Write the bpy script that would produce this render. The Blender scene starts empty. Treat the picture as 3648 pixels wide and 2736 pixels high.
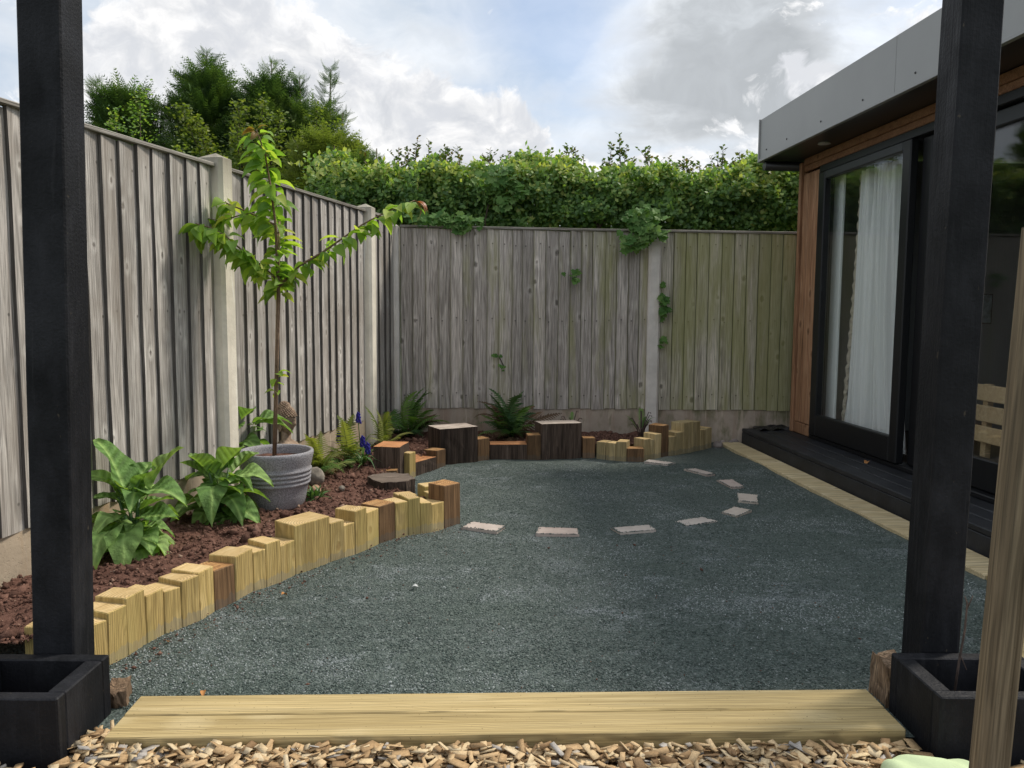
import bpy, bmesh, math, random
import numpy as np
from mathutils import Vector, Matrix, Euler
R=math.radians
random.seed(11); rng=np.random.default_rng(11)
scene=bpy.context.scene
COL=scene.collection

# ------------------------------------------------------------------ camera
cd=bpy.data.cameras.new("camera"); cam=bpy.data.objects.new("camera",cd); COL.objects.link(cam)
cd.sensor_width=36; cd.lens=28.07; cd.clip_end=3000; cd.clip_start=0.02
cam.matrix_world=Matrix.Translation((0,0,1.0))@Euler((R(90-5.283),0,0)).to_matrix().to_4x4()@Matrix.Rotation(0.006,4,'Z')
scene.camera=cam

# ------------------------------------------------------------------ light
SUN_AZ,SUN_EL=60.0,50.0          # azimuth measured from +Y towards +X
sd=bpy.data.lights.new("sun",'SUN'); sd.energy=2.2; sd.angle=R(9.0); sd.color=(1.0,0.93,0.82)
so=bpy.data.objects.new("sun",sd); COL.objects.link(so)
tosun=Vector((math.sin(R(SUN_AZ))*math.cos(R(SUN_EL)),math.cos(R(SUN_AZ))*math.cos(R(SUN_EL)),math.sin(R(SUN_EL))))
so.rotation_euler=tosun.to_track_quat('Z','Y').to_euler(); so.location=tosun*30

scene.view_settings.view_transform='Standard'; scene.view_settings.look='None'
scene.view_settings.gamma=1; scene.view_settings.exposure=0.68; scene.view_settings.use_curve_mapping=False

# ------------------------------------------------------------------ node helpers
class NT:
    def __init__(s,tree): s.t=tree; s.t.nodes.clear()
    def n(s,typ,ins=None,**props):
        nd=s.t.nodes.new(typ)
        for k,v in props.items(): setattr(nd,k,v)
        for k,v in (ins or {}).items():
            if hasattr(v,'is_output') : s.t.links.new(v,nd.inputs[k])
            else: nd.inputs[k].default_value=v
        return nd
    def ramp(s,fac,stops,interp='LINEAR'):
        nd=s.t.nodes.new('ShaderNodeValToRGB'); cr=nd.color_ramp; cr.interpolation=interp
        while len(cr.elements)<len(stops): cr.elements.new(0.5)
        for e,(p,c) in zip(cr.elements,stops):
            e.position=p; e.color=(c if len(c)==4 else (*c,1)) if isinstance(c,tuple) else (c,c,c,1)
        s.t.links.new(fac,nd.inputs[0]); return nd.outputs[0]
    def math(s,op,a,b=0.0,c=0.0,clamp=False):
        nd=s.t.nodes.new('ShaderNodeMath'); nd.operation=op; nd.use_clamp=clamp
        for i,v in enumerate((a,b,c)):
            if hasattr(v,'is_output'): s.t.links.new(v,nd.inputs[i])
            else: nd.inputs[i].default_value=v
        return nd.outputs[0]
    def mix(s,f,a,b,blend='MIX'):
        nd=s.t.nodes.new('ShaderNodeMix'); nd.data_type='RGBA'; nd.blend_type=blend
        for i,v in ((0,f),(6,a),(7,b)):
            if hasattr(v,'is_output'): s.t.links.new(v,nd.inputs[i])
            elif isinstance(v,tuple): nd.inputs[i].default_value=v if len(v)==4 else (*v,1)
            else: nd.inputs[i].default_value=v
        return nd.outputs[2]
    def noise(s,vec,scale,detail=4,rough=.55,dist=0.0):
        return s.n('ShaderNodeTexNoise',{'Vector':vec,'Scale':scale,'Detail':detail,'Roughness':rough,'Distortion':dist}).outputs[0]
    def vmul(s,vec,sc):
        return s.n('ShaderNodeVectorMath',{0:vec,1:sc},operation='MULTIPLY').outputs[0]
    def obj(s,rand=True):
        v=s.n('ShaderNodeTexCoord').outputs['Object']
        if rand:
            r=s.n('ShaderNodeObjectInfo').outputs['Random']
            m=s.n('ShaderNodeVectorMath',{0:(31.7,17.3,53.1),3:r},operation='SCALE')
            v=s.n('ShaderNodeVectorMath',{0:v,1:m.outputs[0]},operation='ADD').outputs[0]
        return v
    def rnd(s): return s.n('ShaderNodeObjectInfo').outputs['Random']
    def pos(s): return s.n('ShaderNodeNewGeometry').outputs['Position']
    def attr(s,name='rnd'): return s.n('ShaderNodeAttribute',attribute_name=name).outputs['Fac']
    def bump(s,h,strength=.4,dist=.01,normal=None):
        ins={'Height':h,'Strength':strength,'Distance':dist}
        if normal is not None: ins['Normal']=normal
        return s.n('ShaderNodeBump',ins).outputs[0]
    def out(s,shader): s.t.links.new(shader,s.n('ShaderNodeOutputMaterial').inputs[0])
    def principled(s,color,rough=.7,normal=None,spec=.35,metal=0.0,**kw):
        ins={'Base Color':color if hasattr(color,'is_output') else (*color,1),'Roughness':rough,'Specular IOR Level':spec,'Metallic':metal}
        if normal is not None: ins['Normal']=normal
        ins.update(kw)
        return s.n('ShaderNodeBsdfPrincipled',ins).outputs[0]
def newmat(name):
    m=bpy.data.materials.new(name); m.use_nodes=True; return m,NT(m.node_tree)

# ------------------------------------------------------------------ world: Nishita sky with broken cloud
w=bpy.data.worlds.new("World"); scene.world=w; w.use_nodes=True
t=NT(w.node_tree)
sky=t.n('ShaderNodeTexSky',sky_type='NISHITA'); sky.sun_disc=False
sky.sun_elevation=R(SUN_EL); sky.sun_rotation=R(SUN_AZ); sky.air_density=1.0; sky.dust_density=2.0
dirv=t.n('ShaderNodeTexCoord').outputs['Generated']
sep=t.n('ShaderNodeSeparateXYZ',{0:dirv})
zc=t.math('MAXIMUM',sep.outputs[2],0.0); zz=t.math('ADD',zc,0.22)
px=t.math('DIVIDE',sep.outputs[0],zz); py=t.math('DIVIDE',sep.outputs[1],zz)
pv=t.n('ShaderNodeCombineXYZ',{0:px,1:py,2:0.0}).outputs[0]
def blob(d,width,amp):
    d=Vector(d).normalized()
    dp=t.n('ShaderNodeVectorMath',{0:dirv,1:tuple(d)},operation='DISTANCE').outputs['Value']
    q=t.math('DIVIDE',dp,width); q=t.math('MULTIPLY',q,q); q=t.math('MULTIPLY',q,-1.0)
    return t.math('MULTIPLY',t.math('POWER',2.718,q),amp)
# puffy cumulus, lit from high right; direction-space noise keeps their tops rounded
warp=t.n('ShaderNodeTexNoise',{'Vector':dirv,'Scale':9.0,'Detail':3}).outputs['Color']
wv=t.n('ShaderNodeVectorMath',{0:warp,1:(0.5,0.5,0.5)},operation='SUBTRACT').outputs[0]
wv=t.n('ShaderNodeVectorMath',{0:wv,3:0.10},operation='SCALE').outputs[0]
dw=t.n('ShaderNodeVectorMath',{0:dirv,1:wv},operation='ADD').outputs[0]
sv=t.vmul(dw,(1,1,1.45))
def shifted(o): return t.n('ShaderNodeVectorMath',{0:sv,1:o},operation='ADD').outputs[0]
n_big=t.noise(sv,7.5,9,.60); n_big2=t.noise(shifted((.010,.004,.020)),7.5,9,.60)
n_soft=t.noise(t.vmul(dirv,(1,1,2.4)),4.0,5,.55,.3)
n_hi=t.noise(pv,1.1,7,.6,.4)
def total(bl,base):
    d=base
    for b in bl: d=t.math('ADD',d,b)
    return d
CUM=[(-.060,.215,.070,.24),(-.12,.18,.09,.20),(.030,.165,.065,.22),(.105,.150,.05,.20),(-.17,.12,.12,.12),(-.010,.335,.018,.14),(.014,.318,.016,.16),(-.03,.36,.014,.13),(-.02,.30,.05,-.16),(.285,.265,.034,.21),(.34,.30,.030,.20),(.10,.335,.03,.12),
     (-.45,.33,.12,.20),(-.34,.345,.07,.18),(-.22,.29,.07,.15),(.20,.17,.06,.14),(.34,.17,.08,.10),(.075,.24,.04,-.18),(.055,.385,.05,-.25),(.20,.345,.10,-.34),(.16,.27,.06,-.10),(.40,.22,.08,.10),(-.13,.37,.07,-.12),(.30,.385,.04,.12)]
dens=total([blob((x,1,z),w_,a) for x,z,w_,a in CUM],n_big)
cover=t.ramp(dens,[(.555,0.0),(.615,1.0)])
softd=total([blob((.22,1,.335),.115,.34),blob((.33,1,.37),.10,.22),(blob((.40,1,.20),.12,.16)),blob((.05,1,.37),.07,-.30),blob((-.36,1,.28),.13,.10)],n_soft)
scover=t.ramp(softd,[(.45,0.0),(.72,1.0)])
veil=t.ramp(total([blob((.045,1,.36),.085,-.34),blob((.08,1,.25),.06,-.12)],n_hi),[(.20,0.30),(.56,0.94)])
grad=t.math('SUBTRACT',n_big,n_big2)
lit=t.math('MULTIPLY_ADD',grad,4.2,.5,clamp=True)
edge=t.ramp(dens,[(.57,1.0),(.70,0.0)])
puff=t.noise(t.vmul(dw,(1,1,1.3)),17.0,6,.62)
cl=t.mix(lit,(.42,.435,.46),(.72,.71,.70))
cl=t.mix(t.math('MULTIPLY',edge,.6),cl,(.84,.835,.83))
cl=t.mix(t.ramp(puff,[(.40,.85),(.60,0.0)]),cl,(.44,.455,.485))
gcol=t.mix(t.ramp(softd,[(.50,0.0),(.80,1.0)]),(.58,.60,.625),(.345,.365,.385))
gcol=t.mix(1.0,gcol,t.ramp(t.noise(t.vmul(dw,(1,1,1.6)),9.0,7,.6),[(.30,.86),(.52,1.0),(.68,1.28)]),'MULTIPLY')
bg_sky=t.n('ShaderNodeBackground',{'Color':sky.outputs[0],'Strength':0.10}).outputs[0]
vcol=t.mix(t.ramp(t.noise(t.vmul(dw,(1,1,2.0)),5.5,6,.6),[(.36,0.0),(.64,1.0)]),(.41,.46,.52),(.60,.62,.645))
bg_veil=t.n('ShaderNodeBackground',{'Color':vcol,'Strength':1.0}).outputs[0]
bg_cl=t.n('ShaderNodeBackground',{'Color':cl,'Strength':1.0}).outputs[0]
m1=t.n('ShaderNodeMixShader',{0:veil,1:bg_sky,2:bg_veil}).outputs[0]
bg_g=t.n('ShaderNodeBackground',{'Color':gcol,'Strength':1.0}).outputs[0]
m1=t.n('ShaderNodeMixShader',{0:scover,1:m1,2:bg_g}).outputs[0]
m2=t.n('ShaderNodeMixShader',{0:cover,1:m1,2:bg_cl}).outputs[0]
t.t.links.new(m2,t.n('ShaderNodeOutputWorld').inputs[0])

# ------------------------------------------------------------------ object helpers
def link(o,parent=None):
    COL.objects.link(o)
    if parent is not None: o.parent=parent
    return o
def tag(o,label=None,cat=None,group=None,kind=None):
    if label: o['label']=label
    if cat: o['category']=cat
    if group: o['group']=group
    if kind: o['kind']=kind
    return o
def thing(name,label,cat,loc=(0,0,0),rz=0.0,group=None):
    o=bpy.data.objects.new(name,None); o.empty_display_size=.05; o.location=loc; o.rotation_euler=(0,0,rz)
    COL.objects.link(o); return tag(o,label,cat,group)
def obm(name,bm,mats,parent=None,loc=(0,0,0),rot=(0,0,0),smooth=False):
    me=bpy.data.meshes.new(name); bm.to_mesh(me); bm.free()
    for m in (mats if isinstance(mats,(list,tuple)) else [mats]): me.materials.append(m)
    if smooth:
        for p in me.polygons: p.use_smooth=True
    o=bpy.data.objects.new(name,me); o.location=loc; o.rotation_euler=rot
    return link(o,parent)
def inst(name,me,parent=None,M=None):
    o=bpy.data.objects.new(name,me)
    if M is not None: o.matrix_local=M
    return link(o,parent)
def box(bm,c,s,rz=0.0,bev=0.0,mi=0,tilt=None):
    M=Matrix.Translation(c)@Matrix.Rotation(rz,4,'Z')
    if tilt is not None: M=M@tilt
    M=M@Matrix.Diagonal((*s,1))
    r=bmesh.ops.create_cube(bm,size=1,matrix=M); vs=r['verts']
    fs=set(f for v in vs for f in v.link_faces)
    for f in fs: f.material_index=mi
    if bev>0:
        es=list(set(e for v in vs for e in v.link_edges))
        bmesh.ops.bevel(bm,geom=es,offset=bev,segments=1,affect='EDGES',profile=.5)
    return bm
def prism(bm,poly,z0,z1,mi=0,mtop=None):
    lo=[bm.verts.new((x,y,z0)) for x,y in poly]; hi=[bm.verts.new((x,y,z1)) for x,y in poly]
    n=len(poly)
    for i in range(n):
        f=bm.faces.new((lo[i],lo[(i+1)%n],hi[(i+1)%n],hi[i])); f.material_index=mi
    f=bm.faces.new(hi); f.material_index=mi if mtop is None else mtop
    bm.faces.new(lo[::-1])
    bmesh.ops.recalc_face_normals(bm,faces=bm.faces)
    return bm
def tube(bm,pts,rad,seg=6,mi=0):
    pts=[Vector(p) for p in pts]; n=len(pts)
    rad=rad if isinstance(rad,(list,tuple)) else [rad]*n
    rings=[]
    for i,p in enumerate(pts):
        d=(pts[min(i+1,n-1)]-pts[max(i-1,0)]).normalized()
        a=d.orthogonal().normalized() if i==0 else (prev-d*prev.dot(d)).normalized()
        prev=a; b=d.cross(a)
        rings.append([bm.verts.new(p+(a*math.cos(2*math.pi*k/seg)+b*math.sin(2*math.pi*k/seg))*rad[i]) for k in range(seg)])
    for i in range(n-1):
        for k in range(seg):
            f=bm.faces.new((rings[i][k],rings[i][(k+1)%seg],rings[i+1][(k+1)%seg],rings[i+1][k])); f.material_index=mi; f.smooth=True
    for r_,fl in ((rings[0],True),(rings[-1],False)):
        f=bm.faces.new(r_[::-1] if fl else r_); f.material_index=mi
    return bm
def lathe(bm,prof,seg=48,mi=0):
    rings=[]
    for r,z in prof: rings.append([bm.verts.new((r*math.cos(2*math.pi*k/seg),r*math.sin(2*math.pi*k/seg),z)) for k in range(seg)])
    for i in range(len(prof)-1):
        for k in range(seg):
            f=bm.faces.new((rings[i][k],rings[i][(k+1)%seg],rings[i+1][(k+1)%seg],rings[i+1][k])); f.smooth=True; f.material_index=mi
    return bm
def frames(a,n):
    """rotation matrices with x along a, z near n"""
    a=a/np.linalg.norm(a,axis=1,keepdims=True)
    b=np.cross(n,a); b/=np.maximum(np.linalg.norm(b,axis=1,keepdims=True),1e-6)
    z=np.cross(a,b)
    return np.stack([a,b,z],axis=2)
def swarm(name,tv,tf,Rm,pos,scl,rnd,mat,parent=None,smooth=False):
    """many copies of one template baked into one mesh"""
    tv=np.asarray(tv,float); tf=np.asarray(tf,int); N=len(pos)
    scl=np.asarray(scl,float)
    if scl.ndim==1: scl=np.repeat(scl[:,None],3,1)
    V=np.einsum('nij,nkj->nki',Rm,tv[None]*scl[:,None,:])+pos[:,None,:]
    T=len(tv); k=tf.shape[1]
    Fc=(tf[None]+(np.arange(N)*T)[:,None,None]).reshape(-1,k)
    me=bpy.data.meshes.new(name); me.vertices.add(N*T); me.vertices.foreach_set('co',V.reshape(-1).astype(np.float32))
    me.loops.add(Fc.size); me.loops.foreach_set('vertex_index',Fc.reshape(-1).astype(np.int32))
    me.polygons.add(len(Fc)); me.polygons.foreach_set('loop_start',(np.arange(len(Fc))*k).astype(np.int32))
    me.update(calc_edges=True)
    at=me.attributes.new('rnd','FLOAT','POINT'); at.data.foreach_set('value',np.repeat(rnd,T).astype(np.float32))
    me.materials.append(mat)
    if smooth: me.polygons.foreach_set('use_smooth',np.ones(len(Fc),bool))
    o=bpy.data.objects.new(name,me); return link(o,parent)
def runit(N):
    v=rng.normal(size=(N,3)); return v/np.linalg.norm(v,axis=1,keepdims=True)
LEAF_V=[(0,0,0),(.5,-.5,.06),(1,0,0),(.5,.5,.06)]; LEAF_F=[(0,1,2),(0,2,3)]

# ------------------------------------------------------------------ materials
def axis_scale(ax,long,cross): return {'x':(long,cross,cross),'y':(cross,long,cross),'z':(cross,cross,long)}[ax]
def wood(name,c1,c2,c3,ax='z',knots=True,moss=0.0,rough=.8,bumpd=.004,cross=55,long=2.2,var=.25,knotc=(.05,.04,.035),warm=None,kscale=6.0,edge=None,nails=None,base=None,rings=False,ring_w=.0075,ring_amt=.55,ring_len=.9,specks=.35,fibm=.55):
    m,t=newmat(name); v=t.obj()
    g=t.noise(t.vmul(v,axis_scale(ax,long,cross)),1.0,8,.70,.3)
    g2=t.noise(t.vmul(v,axis_scale(ax,long*.5,cross*.25)),1.0,4,.6,1.2)
    gg=t.math('MULTIPLY_ADD',g2,.45,t.math('MULTIPLY',g,.55))
    c=t.ramp(gg,[(.33,c1),(.50,c2),(.66,c3)])
    cr=t.noise(t.vmul(v,axis_scale(ax,1.5,cross*2.2)),1.0,3,.5)
    crack=t.ramp(cr,[(.27,1.0),(.34,0.0)])
    c=t.mix(t.math('MULTIPLY',crack,.55),c,tuple(x*.35 for x in c1))
    h=t.math('SUBTRACT',gg,t.math('MULTIPLY',crack,.5))
    if knots:
        kv=t.n('ShaderNodeTexVoronoi',{'Vector':t.vmul(v,axis_scale(ax,kscale*1.0,kscale*1.45)),'Scale':1.0,'Randomness':1.0})
        kr=t.n('ShaderNodeSeparateColor',{0:kv.outputs['Color']}).outputs[0]
        d=t.math('ADD',kv.outputs['Distance'],t.ramp(kr,[(.0,0.0),(.45,.05),(.62,.085),(.65,1.0)]))
        d=t.math('ADD',d,t.math('MULTIPLY_ADD',t.noise(v,70,2),.12,-.06))
        k=t.ramp(d,[(.10,1.0),(.17,.0)]); ring=t.math('MULTIPLY',t.ramp(d,[(.15,0.0),(.20,.9),(.40,0.0)]),.75)
        c=t.mix(ring,c,c3); c=t.mix(t.math('MULTIPLY',k,.62),c,knotc)
        h=t.math('SUBTRACT',h,t.math('MULTIPLY',k,.4))
    fib=t.noise(t.vmul(v,axis_scale(ax,long*3.5,cross*5)),1.0,3,.6)
    c=t.mix(fibm,c,t.mix(1.0,c,t.ramp(fib,[(.36,.38),(.62,1.55)]),'MULTIPLY')); h=t.math('MULTIPLY_ADD',fib,.5,h)
    sv_=t.n('ShaderNodeSeparateXYZ',{0:t.obj(False)}); rr_=t.rnd(); ia,ib={'z':(0,1),'x':(1,2),'y':(0,2)}[ax]
    wob=t.math('MULTIPLY_ADD',t.noise(t.vmul(v,axis_scale(ax,ring_len,6)),1.0,3,.55),.055,-.027)
    ra=t.math('SUBTRACT',sv_.outputs[ia],t.math('MULTIPLY_ADD',t.math('FRACT',t.math('MULTIPLY',rr_,13.7)),.16,-.03))
    rb=t.math('SUBTRACT',sv_.outputs[ib],t.math('MULTIPLY_ADD',t.math('FRACT',t.math('MULTIPLY',rr_,29.3)),.08,.03))
    rd_=t.math('ADD',t.math('SQRT',t.math('ADD',t.math('MULTIPLY',ra,ra),t.math('MULTIPLY',rb,rb))),wob)
    rg=t.math('MULTIPLY_ADD',t.math('SINE',t.math('MULTIPLY',rd_,6.2832/ring_w)),.5,.5)
    c=t.mix(ring_amt,c,t.mix(1.0,c,t.ramp(rg,[(.05,.62),(.55,1.12)]),'MULTIPLY')); h=t.math('MULTIPLY_ADD',rg,.25,h)
    spk=t.ramp(t.noise(t.vmul(v,(1,1,1)),150,2,.5),[(.715,0.0),(.745,1.0)]); c=t.mix(t.math('MULTIPLY',spk,specks),c,tuple(x*.25 for x in c1))
    if edge is not None:
        ex=t.n('ShaderNodeSeparateXYZ',{0:t.obj(False)}).outputs[0]
        en=t.math('MULTIPLY_ADD',t.noise(t.vmul(t.pos(),(20,20,3)),1.0,4),.012,ex)
        c=t.mix(t.math('MULTIPLY',t.ramp(en,[(.006,1.0),(.0165,0.0)]),.8),c,edge)
    if nails:
        so_=t.n('ShaderNodeSeparateXYZ',{0:t.obj(False)})
        for nz_ in nails:
            q=t.n('ShaderNodeCombineXYZ',{0:t.math('SUBTRACT',so_.outputs[0],t.math('MULTIPLY_ADD',t.rnd(),.03,.022)),1:0.0,2:t.math('SUBTRACT',so_.outputs[2],t.math('MULTIPLY_ADD',t.rnd(),.03,nz_))}).outputs[0]
            ln=t.n('ShaderNodeVectorMath',{0:q},operation='LENGTH').outputs['Value']
            c=t.mix(t.ramp(ln,[(.0035,.85),(.0055,0.0)]),c,(.05,.045,.04))
            rs=t.n('ShaderNodeVectorMath',{0:t.n('ShaderNodeVectorMath',{0:q,1:(1,1,.16)},operation='MULTIPLY').outputs[0]},operation='LENGTH').outputs['Value']
            below=t.ramp(t.math('MULTIPLY_ADD',t.n('ShaderNodeSeparateXYZ',{0:q}).outputs[2],-8.0,0.0),[(.0,0.0),(.05,1.0)])
            c=t.mix(t.math('MULTIPLY',t.math('MULTIPLY',t.ramp(rs,[(.002,1.0),(.006,0.0)]),below),.35),c,(.07,.06,.05))
    if rings:
        so_=t.n('ShaderNodeSeparateXYZ',{0:t.obj(False)}); r_=t.rnd()
        cx_=t.math('MULTIPLY_ADD',r_,.16,-.08); cy_=t.math('MULTIPLY_ADD',t.math('FRACT',t.math('MULTIPLY',r_,7.3)),.16,-.02)
        q=t.n('ShaderNodeCombineXYZ',{0:t.math('SUBTRACT',so_.outputs[0],cx_),1:t.math('SUBTRACT',so_.outputs[1],cy_),2:0.0}).outputs[0]
        rd=t.n('ShaderNodeVectorMath',{0:q},operation='LENGTH').outputs['Value']
        rd=t.math('MULTIPLY_ADD',t.noise(v,30,3),.006,rd)
        c=t.mix(.55,c,t.mix(1.0,c,t.ramp(t.math('MULTIPLY_ADD',t.math('SINE',t.math('MULTIPLY',rd,620.0)),.5,.5),[(.15,.55),(.7,1.15)]),'MULTIPLY'))
    if base is not None:
        zz_=t.n('ShaderNodeSeparateXYZ',{0:t.pos()}).outputs[2]
        bz=t.math('MULTIPLY_ADD',t.noise(t.vmul(t.pos(),(45,45,9)),1.0,4),-.055,zz_)
        c=t.mix(t.math('MULTIPLY',t.ramp(bz,[(-.030,1.0),(-.006,0.0)]),.45),c,base)
        st_=t.noise(t.vmul(t.pos(),(26,26,5)),1.0,4); c=t.mix(t.math('MULTIPLY',t.ramp(st_,[(.56,0.0),(.72,1.0)]),.45),c,tuple(x*.55 for x in c1))
    # board to board tone
    rv=t.math('MULTIPLY_ADD',t.rnd(),var*2,1-var)
    c=t.mix(1.0,c,t.n('ShaderNodeCombineColor',{0:rv,1:rv,2:rv}).outputs[0],'MULTIPLY')
    if warm is not None:
        wz=t.noise(t.vmul(t.pos(),(5,5,2.5)),1.0,4)
        c=t.mix(t.math('MULTIPLY',t.ramp(wz,[(.48,0.0),(.68,1.0)]),.6),c,warm)
    if moss>0:
        p=t.pos(); px_=t.n('ShaderNodeSeparateXYZ',{0:p})
        mn=t.math('MULTIPLY_ADD',t.noise(t.vmul(p,(7,7,.9)),1.0,5,.6),1.5,-.25)
        mf=t.math('ADD',mn,t.math('MULTIPLY_ADD',px_.outputs[0],.13,moss-.5))
        c=t.mix(t.math('MULTIPLY',t.ramp(mf,[(.46,0.0),(.76,1.0)]),.66),c,(.30,.30,.105))
    n=t.bump(h,.55,bumpd)
    t.out(t.principled(c,rough,n,.25)); return m
M={}
M['fence_left']=wood('weathered_fence_wood',(.17,.155,.138),(.40,.372,.342),(.62,.59,.55),cross=75,kscale=8.5,nails=(.08,.72,1.30),bumpd=.007,var=.15,warm=(.25,.215,.18),knotc=(.10,.085,.07))
M['edge_left']=wood('shaded_board_edge',(.055,.050,.046),(.10,.092,.086),(.16,.15,.14),knots=False,var=.1)  # darker wood for thick board edges, their shade put into the colour
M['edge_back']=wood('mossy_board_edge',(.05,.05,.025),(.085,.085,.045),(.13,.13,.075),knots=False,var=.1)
M['fence_back']=wood('back_fence_wood',(.22,.19,.168),(.40,.36,.325),(.57,.52,.48),moss=.40,var=.24,bumpd=.005,cross=70,edge=(.10,.105,.035),nails=(.09,.66,1.22))  # the back boards' own grey-brown tone
M['fence_moss']=wood('mossy_fence_wood',(.29,.26,.205),(.49,.45,.365),(.66,.60,.51),moss=.46,var=.2,bumpd=.005,cross=70,edge=(.12,.13,.035),nails=(.09,.66,1.22))
M['cap']=wood('cap_rail_wood',(.14,.125,.10),(.24,.22,.19),(.36,.34,.31),ax='x',knots=False,var=.15)
M['pale']=wood('treated_pale_wood',(.31,.215,.078),(.45,.322,.122),(.56,.42,.185),fibm=.28,var=.17,cross=70,long=3,knotc=(.34,.22,.09),kscale=6,base=(.27,.255,.20),ring_w=.0055,specks=.55,ring_len=1.6,ring_amt=.5,warm=(.40,.33,.11),bumpd=.003)
M['pale_top']=wood('treated_pale_end_grain',(.43,.295,.125),(.56,.40,.19),(.64,.49,.265),fibm=.12,ring_amt=0.0,ax='x',knots=False,rings=True,var=.13,cross=55,long=14,bumpd=.002)
M['grey_pale']=wood('dull_treated_wood',(.27,.20,.095),(.38,.295,.15),(.47,.375,.215),fibm=.3,var=.14,cross=70,long=3,knotc=(.14,.08,.04),kscale=5,base=(.14,.15,.13),warm=(.21,.17,.085),bumpd=.003)
M['brown']=wood('brown_treated_wood',(.085,.048,.023),(.145,.083,.041),(.21,.125,.062),fibm=.4,var=.22,cross=65,long=3,base=(.10,.09,.075),kscale=5,bumpd=.003)
M['brown_top']=wood('brown_end_grain',(.26,.13,.05),(.37,.20,.08),(.46,.28,.125),ax='x',knots=False,rings=True,var=.15,cross=45,long=12)
M['old']=wood('old_sleeper_wood',(.018,.013,.010),(.058,.040,.030),(.13,.095,.075),knots=False,var=.3,cross=34,long=1.6,bumpd=.012,rough=.9)
M['old_cut']=wood('fresh_cut_sleeper_top',(.30,.125,.05),(.42,.19,.08),(.50,.27,.13),ax='x',knots=False,var=.15,cross=45,long=7)
M['old_pale']=wood('bleached_sleeper_top',(.29,.23,.19),(.43,.36,.305),(.56,.49,.43),ax='x',knots=False,var=.1,cross=40,long=6)
M['step']=wood('step_sleeper_wood',(.33,.245,.105),(.45,.345,.165),(.54,.435,.24),ax='x',var=.07,cross=55,long=1.0,knotc=(.24,.13,.045),kscale=4.6,specks=.7,fibm=.32,ring_w=.006,ring_len=1.6,ring_amt=.7,bumpd=.003)
M['kerb']=wood('kerb_timber_wood',(.40,.31,.17),(.52,.42,.245),(.60,.51,.33),ax='y',var=.08,cross=42,long=1.6,knotc=(.20,.13,.07),kscale=6,bumpd=.003)
M['stub']=wood('weathered_stub_wood',(.10,.062,.038),(.20,.135,.085),(.33,.245,.165),var=.1,cross=24,long=5,bumpd=.012,knots=False)
M['cladding']=wood('red_brown_cladding',(.20,.098,.050),(.31,.165,.09),(.40,.235,.14),var=.12,cross=50,long=1.6,knotc=(.06,.03,.015),kscale=5,bumpd=.002,rough=.6)
M['frieze']=wood('red_brown_cladding_flat',(.16,.075,.04),(.25,.125,.065),(.33,.18,.10),ax='y',var=.1,cross=50,long=1.6,knotc=(.06,.03,.015),kscale=5,bumpd=.002,rough=.6)  # darker copy of the cladding, shade under the eave put into the colour
M['stake']=wood('stake_wood',(.125,.094,.058),(.18,.14,.09),(.24,.195,.135),var=.05,cross=40,long=1.3,knots=False,bumpd=.001,rough=.55)
M['bench']=wood('bench_wood',(.36,.25,.13),(.48,.35,.20),(.55,.43,.27),ax='y',var=.1,knots=False)
M['bark']=wood('bark',(.10,.065,.04),(.19,.125,.08),(.28,.20,.14),cross=90,long=14,knots=False,var=.1,bumpd=.003)
M['cane']=wood('cane_wood',(.34,.24,.13),(.46,.34,.20),(.54,.42,.27),cross=90,long=5,knots=False,var=.1)
M['branch']=wood('dark_branch',(.035,.026,.018),(.07,.052,.038),(.12,.09,.065),cross=60,long=8,knots=False,var=.2)
M['twig']=wood('dark_twig',(.05,.035,.03),(.09,.065,.055),(.14,.10,.08),cross=90,long=14,knots=False,var=.1)

def simple(name,col,rough=.6,spec=.4,metal=0.0,nscale=0,namp=.15,bump=0.0,bscale=60,objc=True,rv=0.0):
    m,t=newmat(name); v=t.obj() if objc else t.pos(); c=(*col,1); n=None
    if nscale:
        f=t.noise(v,nscale,5,.6); c=t.ramp(f,[(.3,tuple(x*(1-namp) for x in col)),(.7,tuple(min(1,x*(1+namp)) for x in col))])
    if rv:
        q=t.math('MULTIPLY_ADD',t.rnd(),2*rv,1-rv); c=t.mix(1.0,c,t.n('ShaderNodeCombineColor',{0:q,1:q,2:q}).outputs[0],'MULTIPLY')
    if bump: n=t.bump(t.noise(v,bscale,4,.6),bump,.003)
    t.out(t.principled(c if hasattr(c,'is_output') else col,rough,n,spec,metal)); return m
# black painted timber: worn sheen, grain relief, nicks; dusty scuffs, bluish sheen painted in
m,t=newmat('black_painted_timber'); v=t.obj()
g=t.noise(t.vmul(v,(60,60,3)),1,6,.6,.4); g2=t.noise(v,9,4); nick=t.ramp(t.noise(t.vmul(v,(1,1,.6)),38,3,.7),[(.69,0.0),(.74,1.0)])
c=t.ramp(g2,[(.3,(.004,.0045,.006)),(.7,(.011,.0115,.0145))]); c=t.mix(t.math('MULTIPLY',t.ramp(t.noise(t.vmul(v,(5,5,2.2)),1,6,.7),[(.50,0.0),(.68,1.0)]),.6),c,(.030,.031,.037)); c=t.mix(t.math('MULTIPLY',t.ramp(g,[(.60,0.0),(.72,1.0)]),.5),c,(.036,.036,.040)); c=t.mix(t.math('MULTIPLY',nick,.35),c,(.16,.13,.09))
n=t.bump(t.math('MULTIPLY_ADD',g,.6,t.math('MULTIPLY',t.noise(v,140,2),.3)),.8,.006)
t.out(t.principled(c,t.ramp(g2,[(.3,.70),(.7,.52)]),n,.22)); M['black']=m
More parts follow.
